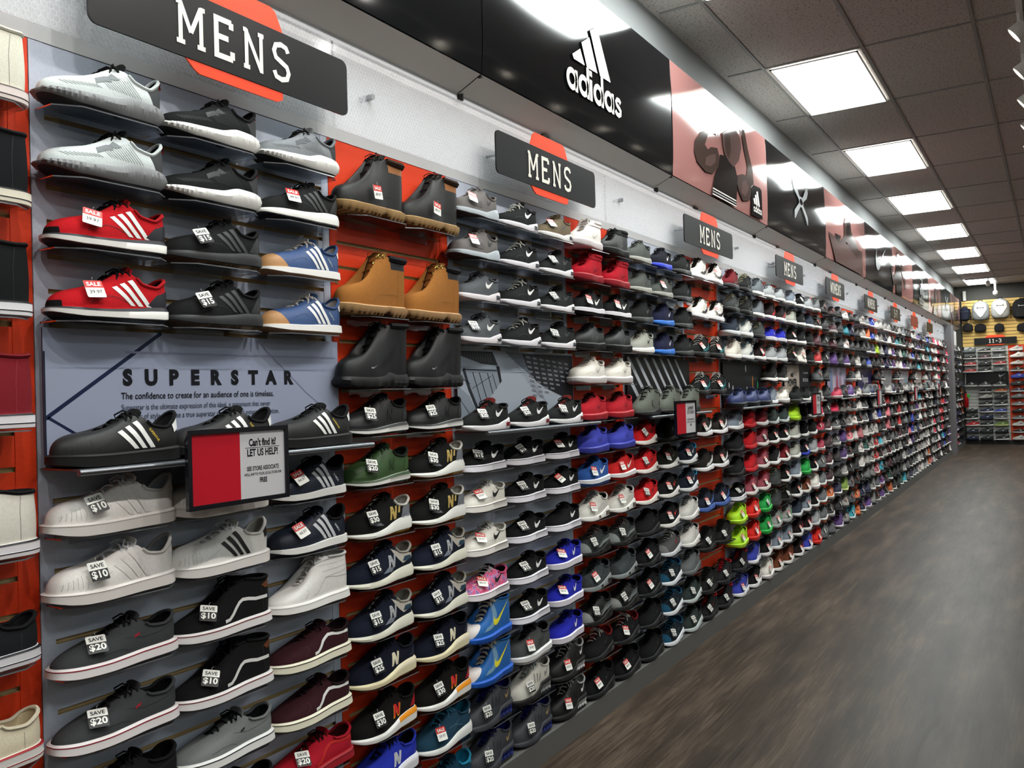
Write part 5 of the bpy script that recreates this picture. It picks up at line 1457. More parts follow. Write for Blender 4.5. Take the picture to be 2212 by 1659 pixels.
P(3, 2, R14, 'air_olive:r59.97 vair_dark:s20 vair_dark:s20 vair_dark:s20 vair_red:s20 vulc_black:r49.97 vulc_black:r49.97 vulc_black cup_blue:r39.97 cup_blue:r39.97 cup_blue spring_black:r99.97 spring_black:r99.97')
RA = [ROW[k] for k in range(14)]
P(4, 0, RA, 'fhi_white fhi_red lunar_bw:r69.97 force_black force_white force_red force_blue lunar_blue:r69.97 m95_white:r139.97 m95_dark:s30 m95_grey:r89.97 m95_black:s20 air_blackred air_black:r89.97')
P(4, 1, RA, 'fhi_black fhi_red lunar_bw:r69.97 force_black force_white force_red force_blue lunar_red:r69.97 m95_white:r139.97 m95_dark:s30 m95_grey m95_black:s20 air_blackred:r89.97 air_black:r89.97')
P(5, 0, R14, 'fly_camo fly_camo fly_black fly_grey presto air_red:s20 air_red:s30 air_red:s30 air_black air_black:r99.97 air_black:r99.97 air_black air_black')
P(5, 1, R14, 'fly_blue fly_camo:r79.97 fly_navy fly_navy presto air_black air_olive2:r69.97 air_ired:r89.97 air_ired:r89.97 air_greyw air_teal:s20 air_teal:s20 air_teal:s20')
P(5, 2, R14, 'fly_black fly_black fly_black fly_black presto air_blackred air_navy:r69.97 air_navy:r69.97 air_white air_white air_grey air_green:s20 air_green:s20')
RW = [WR[k] for k in range(10)]
P(6, 0, RW, 'bark bark bron:r139.97 bron:r139.97 oreo:r99.97 oreo shadow:r99.97 spike:s20 spike:s20 bred:s30')
P(6, 1, RW, 'bark:r99.97 bark:r99.97 bron:r139.97 bron:r139.97 oreo:r99.97 oreo:r99.97 shadow:r99.97 spike:s20 bred:s30 bred:s30')
P(7, 0, R14, 'c_maroon c_dark c_navy c_white force_navy c_greywhite air_black air_black vulc_black:s20 c_neon:r79.97 c_neon:r79.97 bred:s30 c_blue:r89.97')
P(7, 1, R14, 'c_black c_black c_whiteblue c_whiteblue force_navy c_red c_red c_red c_pink:r89.97 c_crimson:r79.97 c_crimson:r79.97 c_blue c_blackw:r89.97')
P(7, 2, R14, 'c_grey c_grey c_dark c_redblack:r99.97 force_navy c_marw c_pink:s20 c_pink:r89.97 c_pink:r89.97 c_green:s20 c_green:r79.97 c_blackw:r79.97 force_white:r79.97')
P(8, 0, RA, 'fly_wolf c_redblack cup_blue fly_wolf c_diamond c_greywhite air_green fly_bw:r59.97 c_blackw c_dark c_dark c_greengrey:r89.97 c_greywhite:r69.97 c_brown:r89.97')
P(8, 1, RA, 'fly_wolf c_redblack cup_blue fly_wolf c_diamond force_white air_green fly_bw:r59.97 c_marw:r89.97 fly_bw:r69.97 c_black:s20 c_greengrey:r89.97 c_greywhite:r69.97 c_brown:r89.97')
P(9, 0, R14, 'c_greywhite fly_grey fly_bw:r79.97 c_black:r79.97 fly_black c_neon fly_grey fly_grey c_greywhite c_blackw:r89.97 c_navy c_redblack:r79.97 c_redblack:r79.97')
P(9, 1, R14, 'fly_bw:s20 fly_bw fly_bw c_white:r79.97 fly_bw fly_black fly_bw fly_blue:r69.97 c_green c_brown:r69.97 c_greywhite:r79.97 c_redblack:r79.97 c_blue:r69.97')
P(9, 2, R14, 'fly_wolf c_navy fly_black fly_black fly_black c_redblack fly_bw fly_wolf fly_bw:r69.97 force_white fly_bw:r79.97 fly_wolf c_crimson:r69.97')

HEELS = {1: (.265, .558, .862)}
rowset = {}
for s in SHOES:
    rowset.setdefault((s[0]), set()).add(s[2])
ROWN = ['top', 'second', 'third', 'fourth', 'fifth', 'sixth', 'seventh', 'eighth', 'ninth', 'tenth', 'eleventh', 'twelfth', 'thirteenth', 'fourteenth']
COLN = {2: ('left', 'right'), 3: ('left', 'middle', 'right')}
rng = random.Random(3)
def location(bay, col, z):
    zs = sorted(rowset[bay], reverse=True)
    rn = ROWN[zs.index(z)]
    c = BAY[bay][2]
    nm = BAY[bay][3]
    if bay == 0:
        return '%s row of the edge orange panel' % rn
    return '%s row, %s column of %s' % (rn, COLN[3 if c == 'g' else 2][col], nm)
def shelf_for(x, z, lbl, yaw=0):
    r = obj('acrylic_shelf', SHELF, None, (x, 0, z - .0018), 'clear acrylic shelf, ' + lbl, 'shelf', 'clear acrylic shoe shelves')
    return r
m = MB()
# plate reaching out from the wall with one cut-back corner, and a lip that runs down the wall
P0 = [(-.135, -.0005), (.135, -.0005), (.135, -.085), (.10, -.112), (-.085, -.112), (-.135, -.075)]
n = len(P0)
m.face([(a, b, 0) for a, b in P0][::-1], 'a')
m.face([(a, b, -.003) for a, b in P0], 'a')
for i in range(n):
    p, q = P0[i], P0[(i + 1) % n]
    m.face([(p[0], p[1], 0), (p[0], p[1], -.003), (q[0], q[1], -.003), (q[0], q[1], 0)], 'e' if i in (2, 3, 4) else 'a')
m.box(-.075, .075, -.0045, -.0018, -.024, -.003, 'a')
SHELF = m.mesh('acrylic_shelf', {'a': ACRYLIC, 'e': ACRYLIC_EDGE}, False)
for (bay, col, z, st, tag) in SHOES:
    x0, x1, c, nm = BAY[bay]
    if bay in HEELS: hx = HEELS[bay][col] + .002
    elif bay == 0: hx = .552
    elif c == 'g': hx = (.208, .508, .812)[col]
    elif bay == 2: hx = (.245, .552)[col]
    else: hx = (.190, .490)[col]
    L = T[STY[st][0]]['L']
    hx += .014
    cx = x0 + hx - L / 2 + rng.uniform(-.002, .002)
    loc = location(bay, col, z)
    lab = STY[st][2] + ', ' + loc
    if len(lab.split()) > 16:
        lab = STY[st][2] + ', ' + loc.replace(' column of', ' of')
    ledge = abs(z - ROW[5]) < .002 and c == 'g'
    bottom = z <= .101
    cat = 'boot' if st.startswith('boot') else 'shoe'
    yaw = math.radians(rng.uniform(-.5, 1.5) + min(max(cx - 2.2, 0) * 1.2, 3.5))
    y = -(.0515 * T[STY[st][0]]['w'] + .0105) if not ledge else -.089
    zz = z + (.0005 if not ledge else .0)
    shoe(st, (cx, y, zz), yaw, lab, cat, 'boots on the wall' if cat == 'boot' else 'sneakers on the shoe wall', tag, rng.uniform(-.35, .35))
    if not ledge and not bottom:
        shelf_for(max(min(max(cx, x0 + .142), x1 - .137), x0 + .142 + .274 * col), z - .0012, loc)

# ------------------------------------------------------------------ ledges, posters and notices
LEDM = M((132, 136, 142), 'metal')
for i, (a, b, c, nm) in enumerate(BAY):
    if c != 'g' or a < -.5 or a > 18.5: continue
    m = MB()
    m.box(a + .006, b + .004, -.149, -.0005, 1.3405, 1.3445, 'a')
    r = ob('metal_ledge', m, {'a': LEDM}, label='grey metal ledge with rounded front, below the poster of the %s' % nm, cat='ledge', group='metal ledges')
    m = MB(); m.cyl((a + .004, -.151, 1.3375), (b + .006, -.151, 1.3375), .0075, 'a', 10)
    ob('rounded_lip', m, {'a': LEDM}, r, smooth=True)
PC = {}
def pm(c): return M(c, 'card')
def poster(bay, label, base, x0=None, x1=None, z0=1.352, z1=1.652, bow=.0):
    a, b, c, nm = BAY[bay]
    x0 = a + .004 if x0 is None else x0
    x1 = b - .004 if x1 is None else x1
    m = MB()
    y0 = -.026
    N = 12
    rows_ = [[(x0 + (x1 - x0) * t / N, y0 - bow * (2 * t / N - 1) ** 2 * (1 if t > N / 2 else 0), z) for z in (z0, z1)] for t in range(N + 1)]
    back = [[(p[0], p[1] + .004, p[2]) for p in r] for r in rows_]
    m.grid(rows_, 'a', flip=False)
    m.grid(back, 'a', flip=True)
    for rr in (0, -1):
        m.face([rows_[rr][0], rows_[rr][1], back[rr][1], back[rr][0]][::(-1 if rr == 0 else 1)], 'e')
    m.grid([[r[1], q[1]] for r, q in zip(rows_, back)], 'e')
    o = ob('shelf_poster', m, {'a': pm(base), 'e': pm((30, 36, 60))}, label=label, cat='poster', group='posters behind the ledge shoes', smooth=True)
    return o, x0, x1, z0, z1
INK = M((22, 24, 32), 'card')
def art(parent, polys_by_color, name='printed_artwork'):
    mb = MB()
    pal = {}
    for k, (colr, polys) in enumerate(polys_by_color):
        key = 'c%d' % k
        pal[key] = pm(colr)
        flat(mb, polys, key, -.0265 - .0001 * (k + 1))
    ob(name, mb, pal, parent)
o, x0, x1, z0, z1 = poster(1, 'pale lilac poster with spaced capitals above black shell-toe shoes', (170, 180, 206), z0=1.352, z1=1.652, bow=.0)
art(o, [((30, 42, 76), quads([(.30, 1.652), (.006, 1.452)], .009) + quads([(.012, 1.455), (.10, 1.40)], .006)), ((140, 148, 178), quads([(.60, 1.645), (.78, 1.50), (.90, 1.42)], .003)),
        ((150, 156, 184), [[(.20, 1.605), (.905, 1.605), (.905, 1.600), (.20, 1.600)]]), ((30, 38, 60), [[(.004, 1.352), (.008, 1.352), (.008, 1.60), (.004, 1.60)]])])
sx_ = [.205 + .0632 * k for k in range(9)]
for ch, xx in zip('SUPERSTAR', sx_):
    wall_text('poster_lettering', ch, xx, -.0275, 1.541, .050, INK, o, bold=.0028, extrude=.0)
wall_text('poster_lettering', 'The confidence to create for an audience of one is timeless.', .187, -.0275, 1.498, .0225, INK, o, bold=.0001, align='LEFT', extrude=.0001, sx=.86)
TX2 = M((74, 80, 100), 'card')
wall_text('poster_lettering', 'Superstar is the ultimate expression of this ideal, a statement that never', .187, -.0275, 1.471, .0195, TX2, o, align='LEFT', extrude=.0001, sx=.80)
wall_text('poster_lettering', 'goes out of style, because a true superstar does not need external validation.', .187, -.0275, 1.449, .0195, TX2, o, align='LEFT', extrude=.0001, sx=.80)
# second grey bay: black and white photograph of tall buildings seen from below
o, x0, x1, z0, z1 = poster(3, 'black and white photo poster of tall buildings seen from below', (176, 188, 202))
X_ = lambda P: [(x0 + a, z0 + b) for a, b in P]
tower = [(.461, .291), (.900, .291), (.900, .049), (.799, .108), (.666, .143), (.572, .176), (.502, .229)]
dk = [X_(tower), X_([(.003, .291), (.239, .293), (.277, .239), (.158, .245), (.003, .277)]), X_([(.263, .237), (.286, .237), (.301, .177), (.287, .167)])]
facade = [X_([(.003, .236), (.267, .224), (.298, .177), (.221, .118), (.137, .077), (.077, .14)]), X_([(.003, .16), (.076, .121), (.119, .058), (.089, .03), (.003, .002)])]
md = [X_([(.330, .294), (.461, .293), (.502, .226), (.572, .176), (.644, .150), (.470, .228)])]
ln_ = []
for P, w_ in (([(.040, .225), (.075, .15), (.140, .05), (.16, .0)], .016), ([(.144, .211), (.194, .104)], .005), ([(.2, .209), (.235, .128)], .005), ([(.235, .207), (.263, .147)], .004), ([(.10, .213), (.158, .085)], .005), ([(.041, .222), (.267, .219)], .005), ([(.094, .15), (.225, .197)], .0022), ([(.003, .20), (.08, .168)], .003), ([(.003, .12), (.10, .03)], .003)):
    ln_ += quads(X_(P), w_)
lt = []
for k in range(13):
    lt += quads(X_([(.016 + k * .017, .285), (.024 + k * .017, .250)]), .0016)
for j in range(7):                       # receding window bands of the dark tower
    for k in range(10 - j):
        xa, za = .49 + j * .055 + k * .006, .282 - k * .020 - j * .004
        if xa < .88 and za > .07 + max(0, .62 - xa) * .5:
            lt.append(X_([(xa, za), (xa + .034, za - .003), (xa + .036, za - .011), (xa + .003, za - .008)]))
for k in range(16):
    md += quads(X_([(.36 + .014 * k, .275 - .010 * k), (.47 + .012 * k, .272 - .012 * k)]), .0012)
art(o, [((146, 158, 172), facade), ((112, 122, 136), md), ((34, 38, 44), dk), ((44, 50, 58), ln_), ((128, 134, 142), lt)])
# third: black with white diagonal stripes
o, x0, x1, z0, z1 = poster(5, 'black poster with broad white diagonal stripes', (30, 31, 34))
st_ = []
for k in range(8):
    xa = x0 - .12 + .11 * k
    w_ = .034 - .0015 * k
    q = [(xa, z1), (xa + w_ * 1.25, z1), (xa + w_ * 1.25 + .33, z0), (xa + .33, z0)]
    def clip(poly, lo, hi):
        for side, lim in ((1, lo), (-1, hi)):
            out = []
            for i in range(len(poly)):
                p, n_ = poly[i], poly[(i + 1) % len(poly)]
                ip, inn = side * (p[0] - lim) >= 0, side * (n_[0] - lim) >= 0
                if ip: out.append(p)
                if ip != inn:
                    t = (lim - p[0]) / (n_[0] - p[0])
                    out.append((lim, p[1] + t * (n_[1] - p[1])))
            poly = out
            if not poly: return None
        return poly
    q = clip(q, x0 + .003, x1 - .003)
    if q and len(q) > 2: st_.append(q)
art(o, [((200, 206, 214), st_)])
o, x0, x1, z0, z1 = poster(7, 'near black poster with small teardrop lights', (26, 28, 30))
drops = [ellipse(x0 + a, z0 + b, .010, h) for a, b, h in ((.20, .12, .022), (.30, .10, .016), (.38, .09, .012), (.44, .08, .012), (.50, .26, .026), (.12, .14, .02), (.52, .11, .02), (.60, .09, .012))]
art(o, [((226, 230, 236), drops), ((170, 110, 50), [ellipse(x0 + .66, z0 + .16, .014, .05)]), ((40, 160, 110), [ellipse(x0 + .78, z0 + .14, .012, .03)])])
o, x0, x1, z0, z1 = poster(9, 'beige poster with dark stacked lettering, next to a dark one', (190, 178, 166), x1=6.585)
wall_text('poster_lettering', 'NIKE', (x0 + x1) / 2, -.0275, z1 - .085, .045, INK, o, bold=.001, extrude=.0001)
wall_text('poster_lettering', 'POWER', (x0 + x1) / 2, -.0275, z1 - .15, .085, INK, o, bold=.003, extrude=.0001)
wall_text('poster_lettering', 'ZOOM', (x0 + x1) / 2, -.0275, z1 - .215, .03, INK, o, bold=.001, extrude=.0001)
o, x0, x1, z0, z1 = poster(9, 'plain dark poster with a small grey bar and dashes', (34, 35, 38), x0=6.595)
art(o, [((150, 152, 154), [[(x0 + .12, z1 - .07), (x0 + .30, z1 - .07), (x0 + .30, z1 - .055), (x0 + .12, z1 - .055)]] + [[(x0 + .11 + .07 * k, z1 - .14), (x0 + .16 + .07 * k, z1 - .14), (x0 + .16 + .07 * k, z1 - .11), (x0 + .11 + .07 * k, z1 - .11)] for k in range(3)])])
o, x0, x1, z0, z1 = poster(11, 'lilac and pink abstract poster', (176, 170, 196))
art(o, [((196, 70, 100), [[(x0 + .38, z0 + .02), (x0 + .44, z1 - .03), (x0 + .47, z1 - .1), (x0 + .50, z0 + .06)], [(x0 + .56, z0 + .1), (x0 + .58, z1 - .05), (x0 + .60, z0 + .12)]]), ((120, 150, 190), [[(x0 + .1, z0), (x0 + .14, z1), (x0 + .22, z1), (x0 + .2, z0)]]), ((220, 214, 226), [[(x0 + .24, z0 + .05), (x0 + .3, z1), (x0 + .36, z0 + .02)], [(x0 + .66, z0 + .05), (x0 + .7, z1), (x0 + .78, z0 + .02)]])])
o, x0, x1, z0, z1 = poster(13, 'dark blue and purple poster with slanted white script', (40, 36, 84))
wall_text('poster_lettering', 'Pegasus', (x0 + x1) / 2, -.0275, z1 - .12, .12, M((226, 226, 232), 'card'), o, bold=.002, extrude=.0001)
art(o, [((150, 40, 80), [[(x0 + .45, z0), (x0 + .55, z1 - .15), (x0 + .62, z0)]]), ((80, 60, 150), [[(x0 + .05, z0), (x0 + .1, z0 + .1), (x0 + .4, z0 + .08), (x0 + .42, z0)]])])
o, x0, x1, z0, z1 = poster(15, 'light grey poster with one white angular shape', (150, 152, 156))
art(o, [((226, 228, 230), [[(x0 + .05, z0), (x0 + .05, z1 - .05), (x0 + .2, z0 + .08), (x0 + .3, z0)]])])
o, x0, x1, z0, z1 = poster(17, 'pale blue grey far poster with cyan patch', (170, 172, 178))
art(o, [((70, 170, 200), [[(x0 + .5, z0), (x0 + .6, z1 - .1), (x0 + .8, z0)]])])
o, x0, x1, z0, z1 = poster(19, 'light poster, last one before the corner', (186, 178, 172))

fx = [.232, 3.240, 6.26, 9.34, 12.40, 15.5]
for k, x in enumerate(fx):
    r = empty('notice_frame', (x, -.20, 1.2285), 0, 'black framed red and white notice on the ledge, %s' % ('largest one, covering the middle shell-toe shoe' if k == 0 else '%s along the wall' % ORD[k]), 'notice', 'framed notices')
    w, h, t = .306, .186, .011
    m = MB()
    for a in ((0, w, 0, t), (0, w, h - t, h), (0, t, t, h - t), (w - t, w, t, h - t)):
        m.box(a[0], a[1], -.006, .006, a[2], a[3], 'k')
    m.box(t, w - t, .0, .004, t, h - t, 'k')
    ob('picture_frame', m, {'k': M((20, 20, 26), 'gloss')}, r)
    m = MB()
    xm = t + (w - 2 * t) * .50
    m.box(t, xm, -.001, -.0001, t, h - t, 'r'); m.box(xm, w - t, -.001, -.0001, t, h - t, 'w')
    pr = ob('notice_print', m, {'r': M((190, 24, 42), 'card'), 'w': M((206, 206, 210), 'card')}, r)
    cxr = (xm + w - t) / 2
    if k < 3:
        for s_, zz, sz, bd in (("Can't find it?", .146, .0245, .0010), ('LET US HELP!', .121, .0245, .0008), ('SEE STORE ASSOCIATE', .082, .0145, .0004), ("WE'LL SHIP TO YOUR LOCAL STORE FOR", .068, .0092, .0002), ('FREE', .052, .0165, .0006)):
            o = obj('notice_lettering', text_mesh(s_, sz, bd, INK, 0, 1.0, 'CENTER', .70), pr)
            o.location = (cxr, -.0013, zz); o.rotation_euler = WALLROT
        m = MB(); m.box(cxr - .055, cxr + .055, -.0013, -.001, .1335, .1348, 'k')
        ob('underline', m, {'k': INK}, pr)
    m = MB(); m.box(w * .45, w * .55, .0062, .0395, .102, .106, 'k'); ob('hook', m, {'k': M((40, 40, 44), 'metal')}, r)

# ------------------------------------------------------------------ the rest of the shoes, beyond the 300 largest
tmpl('far_low', 'vulc', NT=12, decals=[], lines=[], eye=3, window=None)
tmpl('far_run', 'runner', NT=12, decals=[], lines=[], eye=3, tread=0)
tmpl('far_court', 'court', NT=12, decals=[], lines=[], eye=3, tread=0)
def bake(name):
    P = geometry(name)[0]
    V, F, S = [], [], []
    for k, (mb, par) in P.items():
        if k in ('laces',): 
            pass
        b = len(V)
        V += mb.v
        F += [tuple(i + b for i in f) for f in mb.f]
        S += [mb.slots[i] for i in mb.m]
    # a check on the side and a tag
    L = .293
    on = geometry(name)[3]
    for sl, po in swoosh_d(.56, .050, .085, .032, rot=.12):
        mb = MB(); patch(mb, [[(a * L, b_) for a, b_ in po]], 'D', lambda a, b_: on(.0012)(a / L, b_))
        b = len(V); V += mb.v; F += [tuple(i + b for i in f) for f in mb.f]; S += ['D'] * len(mb.f)
    tp = geometry(name)[1] + Vector((0, -.010, .006))
    b = len(V)
    V += [tuple(tp + Vector(o)) for o in ((-.018, -.002, -.018), (.018, -.002, -.018), (.018, .012, .018), (-.018, .012, .018))]
    F.append((b, b + 1, b + 2, b + 3)); S.append('TAG')
    return np.array(V), F, S
BK = {k: bake(k) for k in ('far_low', 'far_run', 'far_court')}
FV, FF, FC = [], [], []
PALS = [((26, 27, 28), (228, 226, 222), 26), ((30, 31, 32), (40, 40, 42), 14), ((104, 108, 110), (226, 226, 224), 13), ((160, 158, 154), (228, 226, 222), 9), ((226, 222, 216), (228, 224, 220), 12), ((30, 36, 70), (226, 226, 226), 6),
        ((40, 70, 180), (226, 226, 226), 3), ((196, 30, 34), (228, 224, 220), 4), ((220, 120, 130), (230, 220, 220), 3), ((214, 40, 80), (228, 220, 220), 3), ((50, 160, 180), (220, 226, 226), 3), ((90, 50, 130), (220, 214, 222), 2),
        ((120, 150, 60), (210, 220, 150), 1), ((190, 225, 50), (120, 140, 40), 1), ((220, 110, 50), (226, 220, 214), 2), ((70, 22, 34), (226, 222, 222), 3), ((30, 80, 70), (220, 226, 222), 2)]
def add_far(kind, M4, pal, tag, mark=True):
    V, F, S = BK[kind]
    up, so = pal[0], pal[1]
    q_ = fr.random()
    if q_ < .22: so = tuple(x * .8 for x in up)
    elif q_ < .34: so = (60, 62, 66)
    j_ = fr.uniform(.75, 1.05)
    up = tuple(x * j_ for x in up)
    A = np.array(M4)
    b = len(FV) and sum(len(v) for v in FV)
    W = V @ A[:3, :3].T + A[:3, 3]
    FV.append(W)
    dk = tuple(x * .75 for x in up)
    cm = {'U': up, 'C': up, 'S': so, 'O': so, 'F': so, 'I': (20, 20, 22), 'P': dk, 'T': dk, 'L': tuple(x * .8 for x in so) if sum(up) < 240 else dk, 'K': dk, 'H': up, 'W': (90, 90, 94), 'D': (230, 230, 228) if sum(up) < 420 else (40, 40, 42), 'TAG': (226, 222, 214) if tag == 1 else (200, 90, 80), 'U2': up, 'E': up, 'D2': up}
    for f, s_ in zip(F, S):
        if s_ == 'TAG' and not tag: continue
        if s_ == 'D' and not mark: continue
        FF.append((f, b))
        FC.append(lin(cm[s_]))
fr = random.Random(11)
wts = [p[2] for p in PALS]
shelfm = MB()
far_bays = [(i, B) for i, B in enumerate(BAY) if B[0] > 7.0]
nfar = 0
for i, (a, b, c, nm) in far_bays:
    ncol = 3 if c == 'g' else 2
    for col in range(ncol):
        hx = ((.208, .508, .812) if c == 'g' else (.19, .49))[col]
        prev = None
        for rI in range(14):
            if rI == 4 and c == 'g': continue
            if prev is None or fr.random() > .45:
                prev = (fr.choices(PALS, wts)[0], fr.choice(['far_low', 'far_run', 'far_run', 'far_court']))
            if i in (24, 25, 26) or a > 18.5:
                if fr.random() < .5: prev = (PALS[fr.choice([0, 1, 5])], prev[1])
            z = ROW[rI]
            y = -.094 if (rI == 5 and c == 'g') else -.064
            cx = a + hx - .130 + fr.uniform(-.004, .004)
            yw = math.radians(fr.uniform(2, 7))
            M4 = Matrix.Translation((cx, y, z + .0005)) @ Matrix.Rotation(yw, 4, 'Z')
            add_far(prev[1], M4, prev[0], fr.choices([0, 1, 2], [5, 2, 2])[0])
            nfar += 1
            if z > .11 and not (rI == 5 and c == 'g'):
                shelfm.box(max(cx - .13, a + .012), min(cx + .13, b - .004), -.112, -.0025, z - .0045, z - .0015, 'a')
# back wall shoes, toes towards the corner
XW = XB + .0
bcols = [(-.235, None), (-.53, None), (-.83, None)]
backpal = {0: [2, 0, 7, 7, -1, 0, 0, -1, -1, 1, 0, 7, 5, 5], 1: [0, 15, 0, 0, -1, 0, 0, 4, 0, 5, 5, 0, 1, 1], 2: [2, 2, 7, 2, -1, 0, 14, 1, 0, 6, 2, 12, 1, 0]}
for ci, (yc, _) in enumerate(bcols):
    for rI in range(14):
        pI = backpal[ci][rI]
        if pI < 0 or (ci == 0 and rI in (6, 7, 8)): continue
        z = ROW[rI]
        M4 = Matrix.Translation((XW - (.066 if rI != 5 else .098), yc + fr.uniform(-.01, .01), z + .0005)) @ Matrix.Rotation(-PI / 2, 4, 'Z')
        add_far(fr.choice(['far_low', 'far_run']), M4, PALS[pI], 0)
        if z > .11 and rI != 5: shelfm.box(XW - .112, XW - .0025, yc - .13, yc + .13, z - .0045, z - .0015, 'a')
for rI in range(14):
    pI = [4, 4, 4, 0, 6, 0, 5, 2, 2, 1, 2, 4, 0, 4][rI]
    z = ROW[rI]
    M4 = Matrix.Translation((XW - .070, -1.18 + fr.uniform(-.01, .01), z + .0005)) @ Matrix.Rotation(-PI / 2, 4, 'Z')
    add_far('far_court' if rI == 1 else fr.choice(['far_low', 'far_run']), M4, PALS[pI], 0)
    if z > .11: shelfm.box(XW - .112, XW - .0025, -1.31, -1.05, z - .0045, z - .0015, 'a')
V = np.concatenate(FV)
me = bpy.data.meshes.new('sneaker')
me.from_pydata(V.tolist(), [], [tuple(i + b for i in f) for f, b in FF])
me.polygons.foreach_set('use_smooth', [True] * len(FF))
at = me.color_attributes.new('shoe_colour', 'FLOAT_COLOR', 'CORNER')
ln = np.array([len(f) for f, b in FF])
cc = np.repeat(np.concatenate([np.array(FC), np.ones((len(FC), 1))], 1), ln, axis=0)
at.data.foreach_set('color', cc.ravel())
fm, nt, b = node_mat('assorted_shoe_materials')
an = nt.nodes.new('ShaderNodeAttribute'); an.attribute_name = 'shoe_colour'
nt.links.new(an.outputs['Color'], b.inputs['Base Color'])
b.inputs['Roughness'].default_value = .65
me.materials.append(fm)
me.update()
obj('sneaker', me, kind='stuff', label='several hundred small sneakers on the far panels and the back wall', cat='shoe')
ob('acrylic_shelf', shelfm, {'a': ACRYLIC}, kind='stuff', label='many clear shelves under the small far sneakers', cat='shelf')

# ------------------------------------------------------------------ back wall fittings
YP = {'face': M((214, 178, 104), 'matte'), 'slot': M((70, 52, 26), 'matte'), 'lip': M((170, 138, 80), 'matte')}
m = MB(); slat_board(m, -.10, -3.4, 2.275, 3.35, 3.30, PITCH, lambda y, d, z: (XB + d, y, z))
ob('slatwall_panel', m, YP, label='yellow slotted panel high on the back wall, behind the backpacks', cat='wall panel')
m = MB(); slat_board(m, -.12, -1.018, .09, 2.27, 2.13, PITCH, lambda y, d, z: (XB + d, y, z))
ob('slatwall_panel', m, {'face': M((206, 208, 204), 'matte'), 'slot': M((120, 118, 110), 'matte'), 'lip': M((170, 164, 150), 'matte')}, label='pale grey slotted panel with three shoe columns on the back wall', cat='wall panel')
m = MB(); slat_board(m, -1.02, -1.63, .09, 2.27, 2.13, PITCH, lambda y, d, z: (XB + d, y, z))
ob('slatwall_panel', m, OP, label='orange slotted panel at the far end of the shop, on the back wall', cat='wall panel')
m = MB(); slat_board(m, -1.632, -2.54, .09, 2.27, 2.13, PITCH, lambda y, d, z: (XB + d, y, z))
ob('slatwall_panel', m, GP, label='grey slotted panel on the back wall, past the orange one', cat='wall panel')
m = MB(); m.box(XB - .01, XB + .03, -3.4, -.10, 0, .086, 'a'); structure('baseboard_back', m, {'a': M((34, 34, 34), 'matte')})
r = empty('back_poster', (XB - .03, -.14, 1.36), 0, 'black poster with a grey tick on the back wall', 'poster')
m = MB(); m.box(-.003, .003, -.87, 0, 0, .31, 'k'); ob('poster_board', m, {'k': M((16, 16, 16), 'card')}, r)
m = MB(); patch(m, [xf(SWOOSH, .16, .09, 0, 0)], 'g', lambda a, b_: (-.0035, -(a + .67), .19 + b_))
for k in range(2): patch(m, [ellipse(.70 + k * .09, .16, .008, .008, n=10)], 'g', lambda a, b_: (-.0035, -a, b_))
ob('poster_artwork', m, {'g': M((190, 190, 192), 'card')}, r)
m = MB(); m.box(XB - .15, XB - .001, -1.02, -.12, 1.3405, 1.3445, 'a'); m.box(XB - .156, XB - .146, -1.02, -.12, 1.332, 1.3443, 'a')
ob('metal_ledge', m, {'a': LEDM}, label='grey metal ledge under the black poster on the back wall', cat='ledge')
r = empty('size_sign', (XB - .06, -.77, 2.385), 0, 'long black sign reading 11-3 with orange tabs on the back wall', 'sign')
def backslab(m, poly, slot, x0_, x1_):
    patch(m, [poly], slot, lambda a, b_: (x0_, -a, b_))
    patch(m, [poly[::-1]], slot, lambda a, b_: (x1_, -a, b_))
    n = len(poly)
    for i in range(n):
        p, q = poly[i], poly[(i + 1) % n]
        m.face([(x0_, -p[0], p[1]), (x1_, -p[0], p[1]), (x1_, -q[0], q[1]), (x0_, -q[0], q[1])], slot)
m = MB(); backslab(m, rrect(.86, .155, .01, 2), 'black', -.006, 0); ob('sign_board', m, SIGNP, r)
m = MB(); backslab(m, [(-.21, .078), (.21, .078), (.15, .135), (-.15, .135)], 'orange', -.004, 0); ob('orange_tab', m, SIGNP, r)
m = MB(); backslab(m, [(-.19, -.078), (-.17, -.10), (.17, -.10), (.19, -.078)], 'orange', -.004, 0); ob('orange_tab', m, SIGNP, r)
m = MB()
x = -.135
for ch in '11-3':
    for st in LET[ch]:
        for qd in quads([(x + p[0] * .055, -.042 + p[1] * .085) for p in st], .014):
            patch(m, [qd], 'white', lambda a, b_: (-.0075, -a, b_))
    x += .068
ob('sign_lettering', m, SIGNP, r)
m = MB()
m.box(0, .05, -.02, .02, -.01, .01, 'rod'); ob('mount', m, SIGNP, r)

